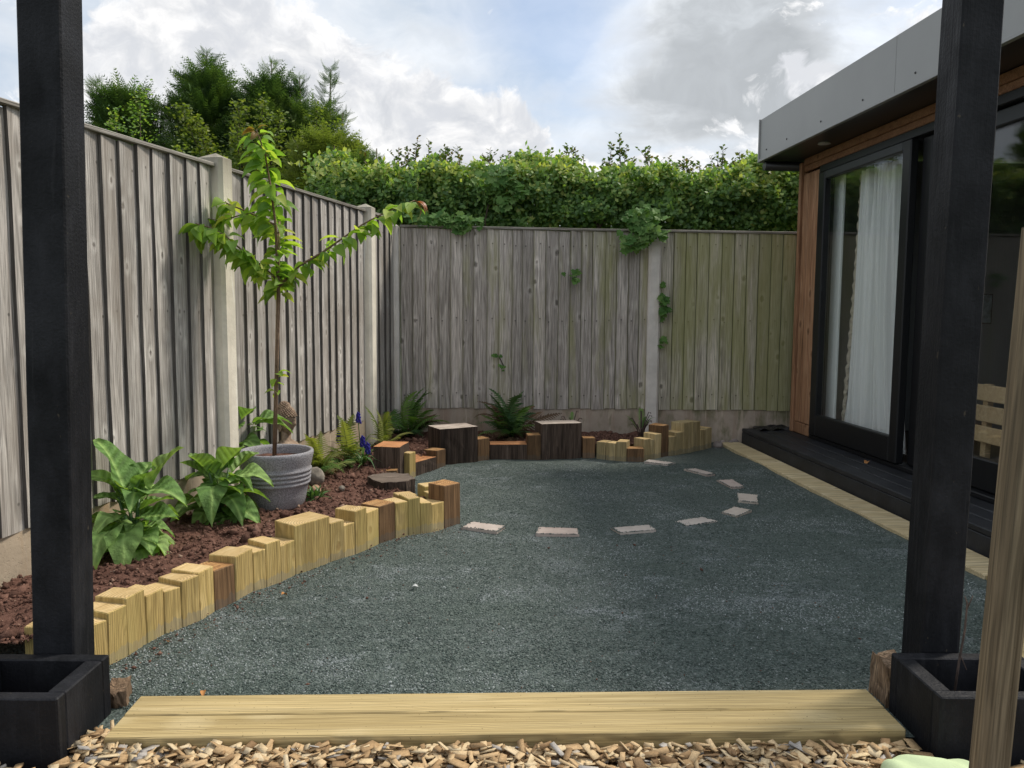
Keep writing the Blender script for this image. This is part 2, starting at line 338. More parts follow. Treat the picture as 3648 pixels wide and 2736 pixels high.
# deck: black stained, faded on wear
m,t=newmat('black_deck_timber'); v=t.obj()
g=t.noise(t.vmul(v,(50,2,50)),1,6,.6,.4); g2=t.noise(t.vmul(v,(9,3,9)),1,5)
c=t.ramp(g2,[(.3,(.008,.009,.011)),(.72,(.024,.026,.032))])
t.out(t.principled(c,.55,t.bump(g,.5,.003),.4)); M['deck']=m
M['frame']=simple('anthracite_frame',(.007,.0075,.009),.42,.35,nscale=3,namp=.1)
M['frame_light']=simple('anthracite_frame_pale',(.022,.025,.029),.45,.45)  # paler tone of the frame, for the top door rails
M['fascia']=simple('grey_coated_fascia',(.29,.293,.29),.42,.5,nscale=2,namp=.06)
M['soffit']=simple('dark_soffit',(.025,.026,.028),.35,.5)
M['gutter']=simple('black_gutter',(.012,.012,.014),.4,.5)
M['screw']=simple('screw_head',(.06,.06,.06),.5)
M['inner']=simple('painted_interior_wall',(.20,.215,.22),.8,.2)
M['inner_dark']=simple('interior_floor',(.07,.055,.045),.6,.3)
M['white']=simple('white_lining',(.78,.82,.82),.5,.3)
M['lamp_glass']=simple('downlight_glass',(.55,.55,.52),.3,.5)
M['picture']=simple('picture_print',(.16,.22,.24),.6,nscale=22,namp=.7)
M['bag']=simple('black_plastic_sheet',(.012,.012,.014),.28,.5,nscale=8,namp=.3)
M['mint']=simple('pale_green_fabric',(.50,.60,.36),.75,.2,nscale=14,namp=.12,bump=.25,bscale=220)
M['litter']=simple('dead_leaf',(.36,.17,.06),.8,.2,nscale=40,namp=.3,rv=.3)
M['white_chip']=simple('pale_fleck',(.72,.72,.70),.7,.2)
M['stone']=simple('rough_stone',(.21,.185,.155),.9,.2,nscale=26,namp=.5,bump=.8,bscale=40)
M['brick']=simple('orange_brick_stone',(.40,.26,.17),.9,.2,nscale=20,namp=.3,bump=.6,bscale=50)
M['rubble']=simple('grey_rubble',(.28,.24,.22),.9,.2,nscale=20,namp=.4,bump=.8,bscale=50,rv=.3)
# concrete
def concrete(name,col,stain,algae,topdark=False):
    m,t=newmat(name); v=t.pos()
    f=t.noise(v,6,6,.65); c=t.ramp(f,[(.28,tuple(x*.78 for x in col)),(.72,tuple(min(1,x*1.13) for x in col))])
    st=t.noise(t.vmul(v,(9,9,1.3)),1,5,.6,.5); c=t.mix(t.math('MULTIPLY',t.ramp(st,[(.48,0.0),(.66,1.0)]),.62),c,stain)
    al=t.noise(t.vmul(v,(5,5,2.0)),1.7,5,.65)
    sx=t.n('ShaderNodeSeparateXYZ',{0:v})
    if algae:
        al=t.math('ADD',al,t.math('MULTIPLY',sx.outputs[0],algae)); c=t.mix(t.math('MULTIPLY',t.ramp(al,[(.55,0.0),(.72,1.0)]),.7),c,(.11,.12,.045))
    drip=t.ramp(t.noise(t.vmul(v,(26,26,2.2)),1,3,.5,.8),[(.62,0.0),(.68,1.0)])
    c=t.mix(t.math('MULTIPLY',drip,.4),c,tuple(min(1,x*1.5) for x in col))
    if topdark:
        td=t.math('ADD',t.math('MULTIPLY_ADD',sx.outputs[2],5.0,-8.1),t.math('MULTIPLY',f,.9))
        c=t.mix(t.math('MULTIPLY',t.math('MULTIPLY',td,1.0,clamp=True),.75),c,(.12,.105,.075))
    pit=t.ramp(t.noise(v,120,2),[(.30,0.0),(.40,1.0)])
    t.out(t.principled(c,.9,t.bump(t.math('MULTIPLY_ADD',pit,.5,t.noise(v,45,4)),.45,.004),.2)); return m
M['post']=concrete('concrete_post',(.80,.745,.635),(.60,.54,.43),0,True)
M['post_back']=concrete('grey_concrete_post',(.66,.62,.575),(.50,.44,.38),.0,True)
M['gboard_left']=concrete('concrete_gravel_board',(.43,.35,.26),(.36,.22,.115),0)
M['gboard_back']=concrete('damp_concrete_gravel_board',(.42,.35,.285),(.32,.215,.16),.06)
# pot: grey granite-look
m,t=newmat('grey_granite_pot'); v=t.obj(False)
sp=t.noise(v,190,2,.7); c=t.ramp(sp,[(.36,(.15,.145,.16)),(.50,(.27,.265,.285)),(.66,(.38,.375,.39))])
c=t.mix(t.ramp(t.noise(v,14,4),[(.45,0.0),(.75,.35)]),c,(.30,.27,.26))
t.out(t.principled(c,.75,t.bump(sp,.2,.002),.3)); M['pot']=m
# statue stone
m,t=newmat('weathered_statue_stone'); v=t.obj(False)
f=t.noise(v,26,6,.7); c=t.ramp(f,[(.3,(.11,.085,.065)),(.5,(.28,.20,.145)),(.68,(.44,.33,.24))])
t.out(t.principled(c,.9,t.bump(t.noise(v,90,4),.5,.003),.2)); M['statue']=m
# stone slab
m,t=newmat('sandstone_slab'); v=t.obj(); r=t.rnd()
tone=t.ramp(r,[(0,(.48,.42,.385)),(.35,(.57,.52,.46)),(.65,(.46,.35,.305)),(1,(.59,.52,.42))])
f=t.noise(v,16,5,.6); c=t.mix(.55,tone,t.ramp(f,[(.3,(.30,.25,.22)),(.7,(.52,.46,.41))]))
t.out(t.principled(c,.85,t.bump(t.noise(v,70,4),.5,.003),.2)); M['slab']=m
# slate chippings ground
m,t=newmat('slate_gravel'); v=t.pos()
vo=t.n('ShaderNodeTexVoronoi',{'Vector':v,'Scale':120.0,'Randomness':1.0}); vr=t.n('ShaderNodeSeparateColor',{0:vo.outputs['Color']}).outputs[0]
vo2=t.n('ShaderNodeTexVoronoi',{'Vector':v,'Scale':210.0,'Randomness':1.0}); vr2=t.n('ShaderNodeSeparateColor',{0:vo2.outputs['Color']}).outputs[1]
c=t.ramp(vr,[(0,(.034,.051,.045)),(.55,(.088,.121,.107)),(.88,(.158,.198,.178)),(1,(.28,.31,.30))])
c=t.mix(.4,c,t.ramp(vr2,[(0,(.029,.044,.040)),(.8,(.132,.170,.152)),(1,(.26,.29,.28))]))
c=t.mix(t.math('MULTIPLY',vo.outputs['Distance'],.7),c,(.015,.02,.02))
dust=t.noise(t.vmul(v,(1,1.5,1)),3.0,7,.66,.5); dust2=t.noise(v,16,4,.6)
df=t.math('MULTIPLY',t.ramp(dust,[(.52,0.0),(.67,1.0)]),t.ramp(dust2,[(.38,.15),(.66,1.0)]))
df=t.math('MULTIPLY',df,t.ramp(vr2,[(.45,0.1),(.7,1.0)]))
c=t.mix(t.math('MULTIPLY',df,.85),c,(.34,.37,.40))
green=t.noise(v,1.8,4); c=t.mix(t.math('MULTIPLY',t.ramp(green,[(.45,0.0),(.7,1.0)]),.4),c,(.062,.088,.068))
h=t.math('MULTIPLY_ADD',vr,.8,t.math('SUBTRACT',1.0,vo.outputs['Distance']))
t.out(t.principled(c,.62,t.bump(h,.7,.006),.4)); M['gravel']=m
m,t=newmat('slate_chip'); r=t.attr()
c=t.ramp(r,[(0,(.030,.048,.043)),(.6,(.090,.123,.110)),(.9,(.168,.208,.188)),(.97,(.26,.29,.285)),(1,(.42,.45,.46))])
t.out(t.principled(c,.55,None,.4)); M['chip']=m
# soil
m,t=newmat('red_brown_soil'); v=t.pos()
f=t.noise(v,38,7,.68); c=t.ramp(f,[(.3,(.036,.019,.014)),(.5,(.122,.063,.047)),(.7,(.21,.117,.088))])
f2=t.noise(v,3,4); c=t.mix(t.ramp(f2,[(.4,0.0),(.7,.35)]),c,(.12,.062,.045))
t.out(t.principled(c,.95,t.bump(t.noise(v,90,6,.7),.9,.008),.12)); M['soil']=m
m,t=newmat('soil_clod'); r=t.attr(); v=t.pos()
c=t.ramp(r,[(0,(.052,.027,.020)),(.6,(.148,.078,.058)),(.93,(.25,.140,.104)),(1,(.44,.32,.24))])
c=t.mix(.4,c,t.ramp(t.noise(v,120,4),[(.3,(.04,.021,.016)),(.7,(.25,.14,.105))]))
t.out(t.principled(c,.95,t.bump(t.noise(v,160,4,.7),.8,.004),.12)); M['clod']=m
# wood chips
m,t=newmat('wood_chip'); r=t.attr(); v=t.pos()
c=t.ramp(r,[(0,(.20,.12,.06)),(.22,(.42,.275,.14)),(.5,(.57,.40,.22)),(.78,(.68,.53,.32)),(.90,(.62,.50,.33)),(.93,(.34,.31,.28)),(1,(.52,.48,.43))])
c=t.mix(.5,c,t.mix(1.0,c,t.ramp(t.noise(v,210,4,.7),[(.3,.35),(.7,1.25)]),'MULTIPLY'))
t.out(t.principled(c,.8,t.bump(t.noise(v,260,3),.5,.002),.25)); M['woodchip']=m
M['mulch']=simple('dark_mulch',(.10,.065,.04),.95,.1,nscale=60,namp=.6,bump=.8,bscale=90,objc=False)
M['grass']=simple('rough_grass',(.06,.085,.03),.95,.1,nscale=2,namp=.4,bump=.8,bscale=30,objc=False)
# foliage
def leafmat(name,stops,trans=.30,rough=.5,objr=False,veins=False,spec=.35):
    m,t=newmat(name); r=t.rnd() if objr else t.attr()
    c=t.ramp(r,stops); n=None
    if veins:
        v=t.obj(False); f=t.noise(v,30,3); c=t.mix(.4,c,t.mix(1.0,c,t.ramp(f,[(.3,.55),(.7,1.4)]),'MULTIPLY'))
        sx=t.n('ShaderNodeSeparateXYZ',{0:v}); ay=t.math('ABSOLUTE',sx.outputs[1])
        q=t.math('MULTIPLY_ADD',ay,-.7,sx.outputs[0])
        wv_=t.math('SINE',t.math('MULTIPLY',q,veins)); c=t.mix(.8,c,t.mix(1.0,c,t.ramp(t.math('MULTIPLY_ADD',wv_,.5,.5),[(.0,.70),(.6,1.12)]),'MULTIPLY')); c=t.mix(t.ramp(ay,[(.0,.75),(.010,0.0)]),c,tuple(min(1,x*1.5) for x in stops[-1][1]))
        n=t.bump(t.math('MULTIPLY_ADD',wv_,.5,t.noise(v,90,3)),1.0,.006)
    p=t.principled(c,rough,n,spec)
    tr=t.n('ShaderNodeBsdfTranslucent',{'Color':t.mix(1.0,c,(1.5,1.6,.5),'MULTIPLY')}).outputs[0]
    t.out(t.n('ShaderNodeMixShader',{0:trans,1:p,2:tr}).outputs[0]); return m
M['hedge']=leafmat('hawthorn_leaf',[(0,(.080,.155,.055)),(.45,(.165,.285,.088)),(.8,(.27,.385,.115)),(1,(.42,.46,.15))],.44)
M['shoot']=leafmat('young_hedge_leaf',[(0,(.060,.10,.033)),(.6,(.105,.15,.045)),(1,(.17,.12,.055))],.35)
M['conifer']=leafmat('conifer_spray',[(0,(.048,.098,.040)),(.5,(.100,.172,.058)),(1,(.185,.25,.082))],.30,.6)
M['conifer_gold']=leafmat('golden_conifer_spray',[(0,(.11,.16,.045)),(.5,(.20,.25,.065)),(1,(.33,.34,.10))],.36,.6)
M['yellow_leaf']=leafmat('yellow_green_leaf',[(0,(.085,.135,.036)),(.5,(.16,.215,.058)),(1,(.28,.30,.09))],.40)
M['deadspray']=leafmat('dead_spray',[(0,(.20,.14,.06)),(1,(.32,.24,.11))],.2)
M['ivy']=leafmat('ivy_leaf',[(0,(.06,.14,.036)),(.6,(.115,.215,.06)),(1,(.18,.28,.10))],.30,.62,True,spec=.15)
M['cherry']=leafmat('cherry_leaf',[(0,(.15,.27,.06)),(.5,(.27,.41,.09)),(.85,(.37,.48,.11)),(1,(.43,.44,.14))],.52,.55,True,spec=.2)
M['cherry_red']=leafmat('young_red_leaf',[(0,(.30,.085,.035)),(1,(.22,.16,.05))],.4,.4,True)
M['comfrey']=leafmat('broad_leaf',[(0,(.14,.255,.075)),(.5,(.21,.345,.105)),(1,(.29,.42,.14))],.30,.62,True,veins=170.0,spec=.18)
M['fern']=leafmat('fern_frond',[(0,(.07,.155,.038)),(.5,(.115,.225,.052)),(1,(.17,.28,.07))],.32,.5,True)
M['fern_yellow']=leafmat('yellow_fern_frond',[(0,(.12,.165,.038)),(.5,(.20,.235,.062)),(1,(.30,.31,.11))],.36,.5,True)
M['fern_dark']=leafmat('dark_fern_frond',[(0,(.030,.075,.030)),(.5,(.05,.11,.04)),(1,(.085,.15,.055))],.2,.5,True)
M['fern_brown']=leafmat('dead_fern_frond',[(0,(.075,.045,.025)),(1,(.14,.085,.045))],.15,.8,True)
M['strap']=leafmat('strap_leaf',[(0,(.060,.135,.045)),(1,(.12,.21,.075))],.25,.4,True)
M['blue']=leafmat('blue_flower',[(0,(.035,.03,.30)),(1,(.10,.09,.48))],.2,.5,True)
# glass, curtain
m,t=newmat('window_glass')
lw=t.n('ShaderNodeLayerWeight',{'Blend':.5}).outputs['Facing']
fr=t.math('MULTIPLY_ADD',t.math('POWER',lw,4.0),.62,.030,clamp=True)
gl=t.n('ShaderNodeBsdfGlossy',{'Color':(1,1,1,1),'Roughness':0.0}).outputs[0]; tp=t.n('ShaderNodeBsdfTransparent',{'Color':(.985,.995,.99,1)}).outputs[0]
t.out(t.n('ShaderNodeMixShader',{0:fr,1:tp,2:gl}).outputs[0]); M['glass']=m
m,t=newmat('sheer_curtain'); v=t.obj(False)
st=t.math('SINE',t.math('MULTIPLY',t.n('ShaderNodeSeparateXYZ',{0:v}).outputs[1],150.0)); sf=t.ramp(st,[(.80,0.0),(.95,1.0)])
d=t.n('ShaderNodeBsdfDiffuse',{'Color':(.94,.955,.95,1)}).outputs[0]; tr=t.n('ShaderNodeBsdfTranslucent',{'Color':(.94,.955,.95,1)}).outputs[0]
a=t.n('ShaderNodeMixShader',{0:.15,1:d,2:tr}).outputs[0]
tp=t.n('ShaderNodeBsdfTransparent').outputs[0]
t.out(t.n('ShaderNodeMixShader',{0:t.math('MULTIPLY_ADD',sf,-.10,.12),1:a,2:tp}).outputs[0]); M['curtain']=m
M['frill']=simple('beige_frill',(.40,.36,.29),.9,.1,nscale=60,namp=.35)

# ------------------------------------------------------------------ setting: ground sheets
def sheet(name,x0,x1,y0,y1,z,mat,nx=1,ny=1,fn=None):
    bm=bmesh.new(); vs=[[bm.verts.new((x0+(x1-x0)*i/nx,y0+(y1-y0)*j/ny,0)) for i in range(nx+1)] for j in range(ny+1)]
    for r_ in vs:
        for v_ in r_: v_.co.z=z+(fn(v_.co.x,v_.co.y) if fn else 0)
    for j in range(ny):
        for i in range(nx):
            f=bm.faces.new((vs[j][i],vs[j][i+1],vs[j+1][i+1],vs[j+1][i])); f.smooth=True
    o=obm(name,bm,mat); o['kind']='structure'; return o
from mathutils import noise as mn
def fbm(x,y,s,o=4):
    return mn.fractal(Vector((x*s,y*s,3.1)),1.0,2.0,o)
sheet('ground',-400,400,-400,400,-.06,M['grass'])
sheet('gravel',-2.0,2.25,1.80,6.06,-.004,M['gravel'],90,90,lambda x,y:.010*fbm(x,y,1.7)+.004*fbm(x,y,7))

CORN=Vector((-.885,6.07)); A=R(13.1); TL=Vector((-math.sin(A),-math.cos(A))); NL=Vector((math.cos(A),-math.sin(A)))
def fl(tt,nn=0.0): p=CORN+TL*tt+NL*nn; return p
# edging run: base of the gravel side of every upright, left to right
NEAR=[(-1.18,2.06),(-1.128,2.163),(-1.106,2.23),(-1.089,2.311),(-1.065,2.381),(-1.033,2.432),(-1.001,2.496),(-.982,2.572),(-.942,2.658),(-.915,2.763),(-.883,2.806),(-.844,2.861),(-.813,2.937),(-.713,3.08),(-.673,3.146),(-.639,3.202),(-.604,3.273),(-.567,3.355),(-.509,3.447),(-.459,3.492),(-.408,3.523),(-.36,3.555),(-.309,3.618),(-.239,3.705)]
bedpoly=[(-1.86,1.98),(-1.22,2.10)]+[(x-.06,y+.05) for x,y in NEAR[1:-1]]+[(-.42,3.82),(-.62,4.12),(-.72,4.45),(-.70,4.72),(-.50,5.05),(-.20,5.30),(.2,5.42),(.60,5.46),(.95,5.44),(1.15,5.62),(1.45,5.86),(1.52,6.04),(-.86,6.04)]+[tuple(fl(tt,.03)) for tt in (.5,2,3.4,4.1)]
bp=np.array(bedpoly)
def inpoly(x,y,P=bp):
    x=np.asarray(x);y=np.asarray(y); ins=np.zeros(x.shape,bool); j=len(P)-1
    for i in range(len(P)):
        xi,yi=P[i];xj,yj=P[j]
        c_=((yi>y)!=(yj>y))&(x<(xj-xi)*(y-yi)/(yj-yi+1e-12)+xi); ins^=c_; j=i
    return ins
def soilz(x,y): 
    return .075+.020*fbm(x,y,3.0)+.016*fbm(x,y,11,3)+.008*fbm(x,y,34,2)+.02*max(0,min(1,(4.2-y)/1.5))
bm=bmesh.new(); st=.018; grid={}
xs=np.arange(-1.95,1.56,st); ys=np.arange(1.95,6.08,st)
XX,YY=np.meshgrid(xs,ys,indexing='ij'); IN=inpoly(XX,YY)
for i in range(len(xs)):
    for j in range(len(ys)):
        if IN[i,j]: grid[i,j]=bm.verts.new((xs[i],ys[j],soilz(xs[i],ys[j])))
for (i,j),v_ in grid.items():
    q=[grid.get((i,j)),grid.get((i+1,j)),grid.get((i+1,j+1)),grid.get((i,j+1))]
    if all(q): bm.faces.new(q).smooth=True
soil=obm('soil',bm,M['soil']); soil['kind']='structure'
ICO=None
def ico(sub=1,jit=0.0,seed=0):
    b=bmesh.new(); bmesh.ops.create_icosphere(b,subdivisions=sub,radius=1); rr=random.Random(seed)
    for v_ in b.verts: v_.co*=1+rr.uniform(-jit,jit)
    b.verts.ensure_lookup_table(); V=[tuple(v_.co) for v_ in b.verts]; F_=[tuple(x.index for x in f.verts) for f in b.faces]; b.free(); return V,F_
# clods on the bed (denser and finer near the camera)
N=46000; cx=rng.uniform(-1.9,1.5,N); cy=1.98+4.0*rng.uniform(0,1,N)**1.25
k=inpoly(cx,cy); cx,cy=cx[k],cy[k]; N=len(cx)
sz=.0028+.0065*rng.uniform(0,1,N)**2.4+(.020*rng.uniform(0,1,N))*(rng.uniform(0,1,N)>.972)
cz=np.array([soilz(a,b) for a,b in zip(cx,cy)])+sz*.35
V,F_=ico(1,.50,3)
a_=runit(N); n_=runit(N)
o=swarm('soil_clods',V,F_,frames(a_,n_),np.stack([cx,cy,cz],1),sz[:,None]*rng.uniform(.55,1.35,(N,3)),rng.uniform(0,1,N),M['clod']); tag(o,'crumbly red brown clods covering the planting bed','soil',None,'stuff')
# loose slate chips over the gravel sheet, finer far away
N=150000; gx=rng.uniform(-1.25,1.9,N); gy=1.9+3.3*rng.uniform(0,1,N)**1.7
def gravel_in(x,y):
    near=np.array([(-.95,1.9)]+NEAR+[(-.3,3.85),(-.60,4.15),(-.60,4.65),(-.45,5.02),(-.2,5.22),(.5,5.38),(.9,5.28),(1.0,5.25),(1.6,5.2),(1.72,3.6),(1.75,2.4),(1.6,1.98),(1.0,1.95)])
    return inpoly(x,y,near)
k=gravel_in(gx,gy); gx,gy=gx[k],gy[k]; N=len(gx)
gs=rng.uniform(.0020,.0044,N)+.003*(rng.uniform(0,1,N)>.985)
gzv=np.array([.010*fbm(a,b,1.7)+.004*fbm(a,b,7) for a,b in zip(gx,gy)])-.003
OCT=[(1,0,0),(0,.62,0),(-1,0,0),(0,-.62,0),(.1,.1,.5),(0,0,-.5)]; OF=[(0,1,4),(1,2,4),(2,3,4),(3,0,4),(1,0,5),(2,1,5),(3,2,5),(0,3,5)]
a_=runit(N); a_[:,2]*=.4; n_=runit(N); n_[:,2]+=1.0
rv=rng.uniform(0,.95,N); dustm=np.array([fbm(a*1.0,b*1.5,1.6,5) for a,b in zip(gx,gy)]); 
rv=np.where((dustm>.12)&(rng.uniform(0,1,N)<np.clip(.06+dustm*.8,0,.6)),rng.uniform(.93,1.0,N),rv)
rv=np.where((rng.uniform(0,1,N)>.993),1.0,rv)
o=swarm('slate_chips',OCT,OF,frames(a_,n_),np.stack([gx,gy,gzv],1),gs,rv,M['chip']); tag(o,'dark blue green slate chippings spread across the yard','gravel',None,'stuff')
# wood chip bed in front of the step
o=sheet('mulch_bed',-1.9,2.6,.2,1.80,-.018,M['mulch'])
N=13000; wx=rng.uniform(-1.15,1.45,N); wy=rng.uniform(1.18,1.76,N)
wy=np.minimum(wy,1.725+.02*wx); wz=-.020+.040*rng.uniform(0,1,N)
wy=np.where((wx<-.9)&(wx>-.985)&(rng.uniform(0,1,N)<.4),rng.uniform(1.70,1.79,N),wy)
kk=~((wx<-.985)&(wy>1.63))&~((wx>.93)&(wy>1.66)); wx,wy,wz=wx[kk],wy[kk],wz[kk]; N=len(wx)
CH=[(-.5,-.42,-.5),(.5,-.30,-.5),(.55,.34,-.4),(-.46,.5,-.5),(-.42,-.36,.5),(.42,-.46,.4),(.5,.3,.5),(-.52,.42,.45)]
CF=[(0,3,2,1),(4,5,6,7),(0,1,5,4),(1,2,6,5),(2,3,7,6),(3,0,4,7)]
ang=rng.uniform(0,6.28,N); til=rng.normal(0,.17,N); a_=np.stack([np.cos(ang),np.sin(ang),til],1); n_=rng.normal(0,.28,(N,3)); n_[:,2]+=1
L_=rng.uniform(.014,.052,N); W_=np.minimum(L_*.7,rng.uniform(.008,.026,N)); T_=rng.uniform(.0012,.0034,N)
o=swarm('wood_chips',CH,CF,frames(a_,n_),np.stack([wx,wy,wz],1),np.stack([L_,W_,T_],1),rng.uniform(0,1,N),M['woodchip']); tag(o,'loose tan wood chips along the front of the timber step','mulch',None,'stuff')

# ------------------------------------------------------------------ fences
def board_mesh(wd,h0,h1,thick_end,seed):
    """feather-edge board: x across, y outwards to the garden, z up; thick_end=+1 or -1"""
    rr=random.Random(seed); bm=bmesh.new()
    ya,yb=(.008,.024) if thick_end>0 else (.024,.008)
    ba,bb=(.0,.007) if thick_end>0 else (.007,.0)
    nz=6; rows=[]
    for i in range(nz+1):
        z=h0+(h1-h0)*i/nz; dx=rr.uniform(-.0015,.0015); dy=rr.uniform(-.0012,.0012)
        rows.append([bm.verts.new(p) for p in ((dx,ba,z),(wd+dx,bb,z),(wd+dx-.001,yb+dy,z),(dx+.001,ya+dy,z))])
    for i in range(nz):
        for k in range(4):
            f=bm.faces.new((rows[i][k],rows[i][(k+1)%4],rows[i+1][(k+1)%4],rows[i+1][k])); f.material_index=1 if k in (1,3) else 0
    bm.faces.new(rows[0][::-1]); bm.faces.new(rows[-1]); bmesh.ops.recalc_face_normals(bm,faces=bm.faces); return bm
def fence_panel(label,origin,xdir,ydir,length,pitch,ztop,zbot,thick,mat,seed,capm,em):
    root=thing('fence_panel',label,'fence panel',(origin[0],origin[1],0),0,'close-boarded fence panels')
    rz=math.atan2(xdir[1],xdir[0]); root.rotation_euler=(0,0,rz)
    flip = (xdir[0]*ydir[1]-xdir[1]*ydir[0])<0
    rr=random.Random(seed); x=0.0; i=0
    while x<length-.02:
        wd=min(pitch*rr.uniform(.9,1.12),length-x)
        b=board_mesh(wd+.012,0,ztop(x+wd/2)-zbot+rr.uniform(-.003,.003),thick,seed*100+i)
        if flip:
            for v_ in b.verts: v_.co.y*=-1
            bmesh.ops.reverse_faces(b,faces=b.faces)
        obm('board',b,[mat,em],root,(x,0,zbot+rr.uniform(-.006,.004)),(rr.uniform(-.0015,.0015),rr.uniform(-.0022,.0022),0)); x+=wd; i+=1
    s=-1 if flip else 1
    b=bmesh.new(); ang=math.atan2(ztop(length)-ztop(0),length)
    box(b,(0,0,0),(length,.040,.018),0,.003)
    obm('cap_rail',b,capm,root,(length/2,s*.012,(ztop(0)+ztop(length))/2+.009),(0,-ang,0))
    return root
def gravel_board(label,origin,xdir,ydir,length,z0,z1,mat):
    root=bpy.data.objects  # plain slab with a chamfered top, as one mesh
    rz=math.atan2(xdir[1],xdir[0]); flip=(xdir[0]*ydir[1]-xdir[1]*ydir[0])<0; s=-1 if flip else 1
    b=bmesh.new(); box(b,(length/2,0,0),(length,.045,z1-z0),0,.006)
    o=obm('gravel_board',b,mat,None,(origin[0],origin[1],(z0+z1)/2),(0,0,rz))
    return tag(o,label,'gravel board','concrete boards under the fence panels')
def concrete_post(label,p,rz,w_,d_,ztop,mat,off=0):
    b=bmesh.new(); hw,hd,ch=w_/2,d_/2,.016
    prof=[(-hw,hd),(-hw,-hd+ch),(-hw+ch,-hd),(hw-ch,-hd),(hw,-hd+ch),(hw,hd)]
    lo=[b.verts.new((x,y,-.1)) for x,y in prof]; hi=[b.verts.new((x,y,ztop)) for x,y in prof]; ap=b.verts.new((0,0,ztop+.028))
    n=len(prof)
    for i in range(n):
        b.faces.new((lo[i],lo[(i+1)%n],hi[(i+1)%n],hi[i])); b.faces.new((hi[i],hi[(i+1)%n],ap))
    b.faces.new(lo[::-1]); bmesh.ops.recalc_face_normals(b,faces=b.faces)
    o=obm('concrete_post',b,mat,None,(p[0],p[1],0),(0,0,rz)); return tag(o,label,'fence post','concrete fence posts')
zl=lambda x:1.655
LP=[('weathered grey fence panel running past the left black post',2.34,1.74,1),('grey fence panel behind the potted cherry tree',.60,1.64,2),('narrow fence panel between the corner and the second left post',.045,.455,3)]
for lab,t0,ln,sd_ in LP:
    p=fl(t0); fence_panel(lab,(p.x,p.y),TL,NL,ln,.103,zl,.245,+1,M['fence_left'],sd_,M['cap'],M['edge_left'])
for lab,t0,ln in [('stained concrete board under the left fence behind the broad-leaved plants',2.34,1.74),('concrete board under the left fence behind the pot',.60,1.64),('short concrete board at the fence corner',.045,.455)]:
    p=fl(t0,-.012); gravel_board(lab,(p.x,p.y),TL,NL,ln,-.05,.248,M['gboard_left'])
zb5=lambda x:1.612-.013*x; zb6=lambda x:1.588-.010*x
fence_panel('wide grey back fence panel behind the ferns',(-.845,6.07),(1,0),(0,-1),1.86,.088,zb5,.254,-1,M['fence_back'],5,M['cap'],M['edge_back'])
fence_panel('green mossy back fence panel beside the garden room',(1.112,6.07),(1,0),(0,-1),1.75,.088,zb6,.250,-1,M['fence_moss'],6,M['cap'],M['edge_back'])
gravel_board('damp concrete board under the wide back fence panel',(-.845,6.085),(1,0),(0,-1),1.86,-.05,.258,M['gboard_back'])
gravel_board('mossy concrete board under the back fence beside the garden room',(1.112,6.085),(1,0),(0,-1),1.75,-.05,.254,M['gboard_back'])
p=fl(2.285,.0); concrete_post('tall cream concrete post nearest the left black post',(p.x,p.y),math.atan2(TL.y,TL.x)+math.pi,.105,.12,1.70,M['post'])
p=fl(.545,.0); concrete_post('cream concrete post behind the right branch of the cherry tree',(p.x,p.y),math.atan2(TL.y,TL.x)+math.pi,.10,.115,1.69,M['post'])
concrete_post('slim concrete post in the corner where the two fences meet',(-.892,6.06),0,.075,.10,1.62,M['post_back'])
concrete_post('grey concrete post in the back fence under hanging ivy',(1.064,6.07),0,.094,.12,1.60,M['post_back'])
# orientation: local -y of a post faces the garden
for o in [o for o in bpy.data.objects if o.name.startswith('concrete_post')][:2]:
    o.rotation_euler=(0,0,math.atan2(NL.y,NL.x)+math.pi/2)

# ------------------------------------------------------------------ garden room
HA=R(4.1); HB=Vector((2.08,5.90)); HU=Vector((math.sin(HA),-math.cos(HA))); HN=Vector((math.cos(HA),math.sin(HA)))  # u towards camera, n into the room
hut=thing('garden_room','timber clad garden room with grey fascia and dark sliding doors','building',(HB.x,HB.y,0),math.atan2(HU.y,HU.x))
# local: x=u, y=n (into room, since rotated frame has y = left of x)
def hbox(name,u0,u1,n0,n1,z0,z1,mat,bev=.002,parent=hut,label=None):
    b=bmesh.new(); box(b,(0,0,0),(u1-u0,n1-n0,z1-z0),0,bev)
    o=obm(name,b,mat,parent,((u0+u1)/2,(n0+n1)/2,(z0+z1)/2)); 
    if label: o['label']=label
    return o
UE=2.78   # near end of the room
# corner trim and vertical cladding boards
hbox('corner_trim',.045,.085,-.030,.03,.125,2.06,M['cladding'],.004)
for i,(a0,a1) in enumerate([(.088,.176),(.180,.268),(.272,.352)]): hbox('cladding_board',a0,a1,-.012-.001*i,.02,.205,1.975,M['cladding'],.006)
hbox('base_trim',.088,.352,-.016,.02,.125,.203,M['cladding'],.004)
hbox('frieze_board',.088,UE,-.010,.02,1.992,2.034,M['frieze'],.004)
hbox('frieze_board',.088,UE,-.014,.02,2.036,2.085,M['frieze'],.004)
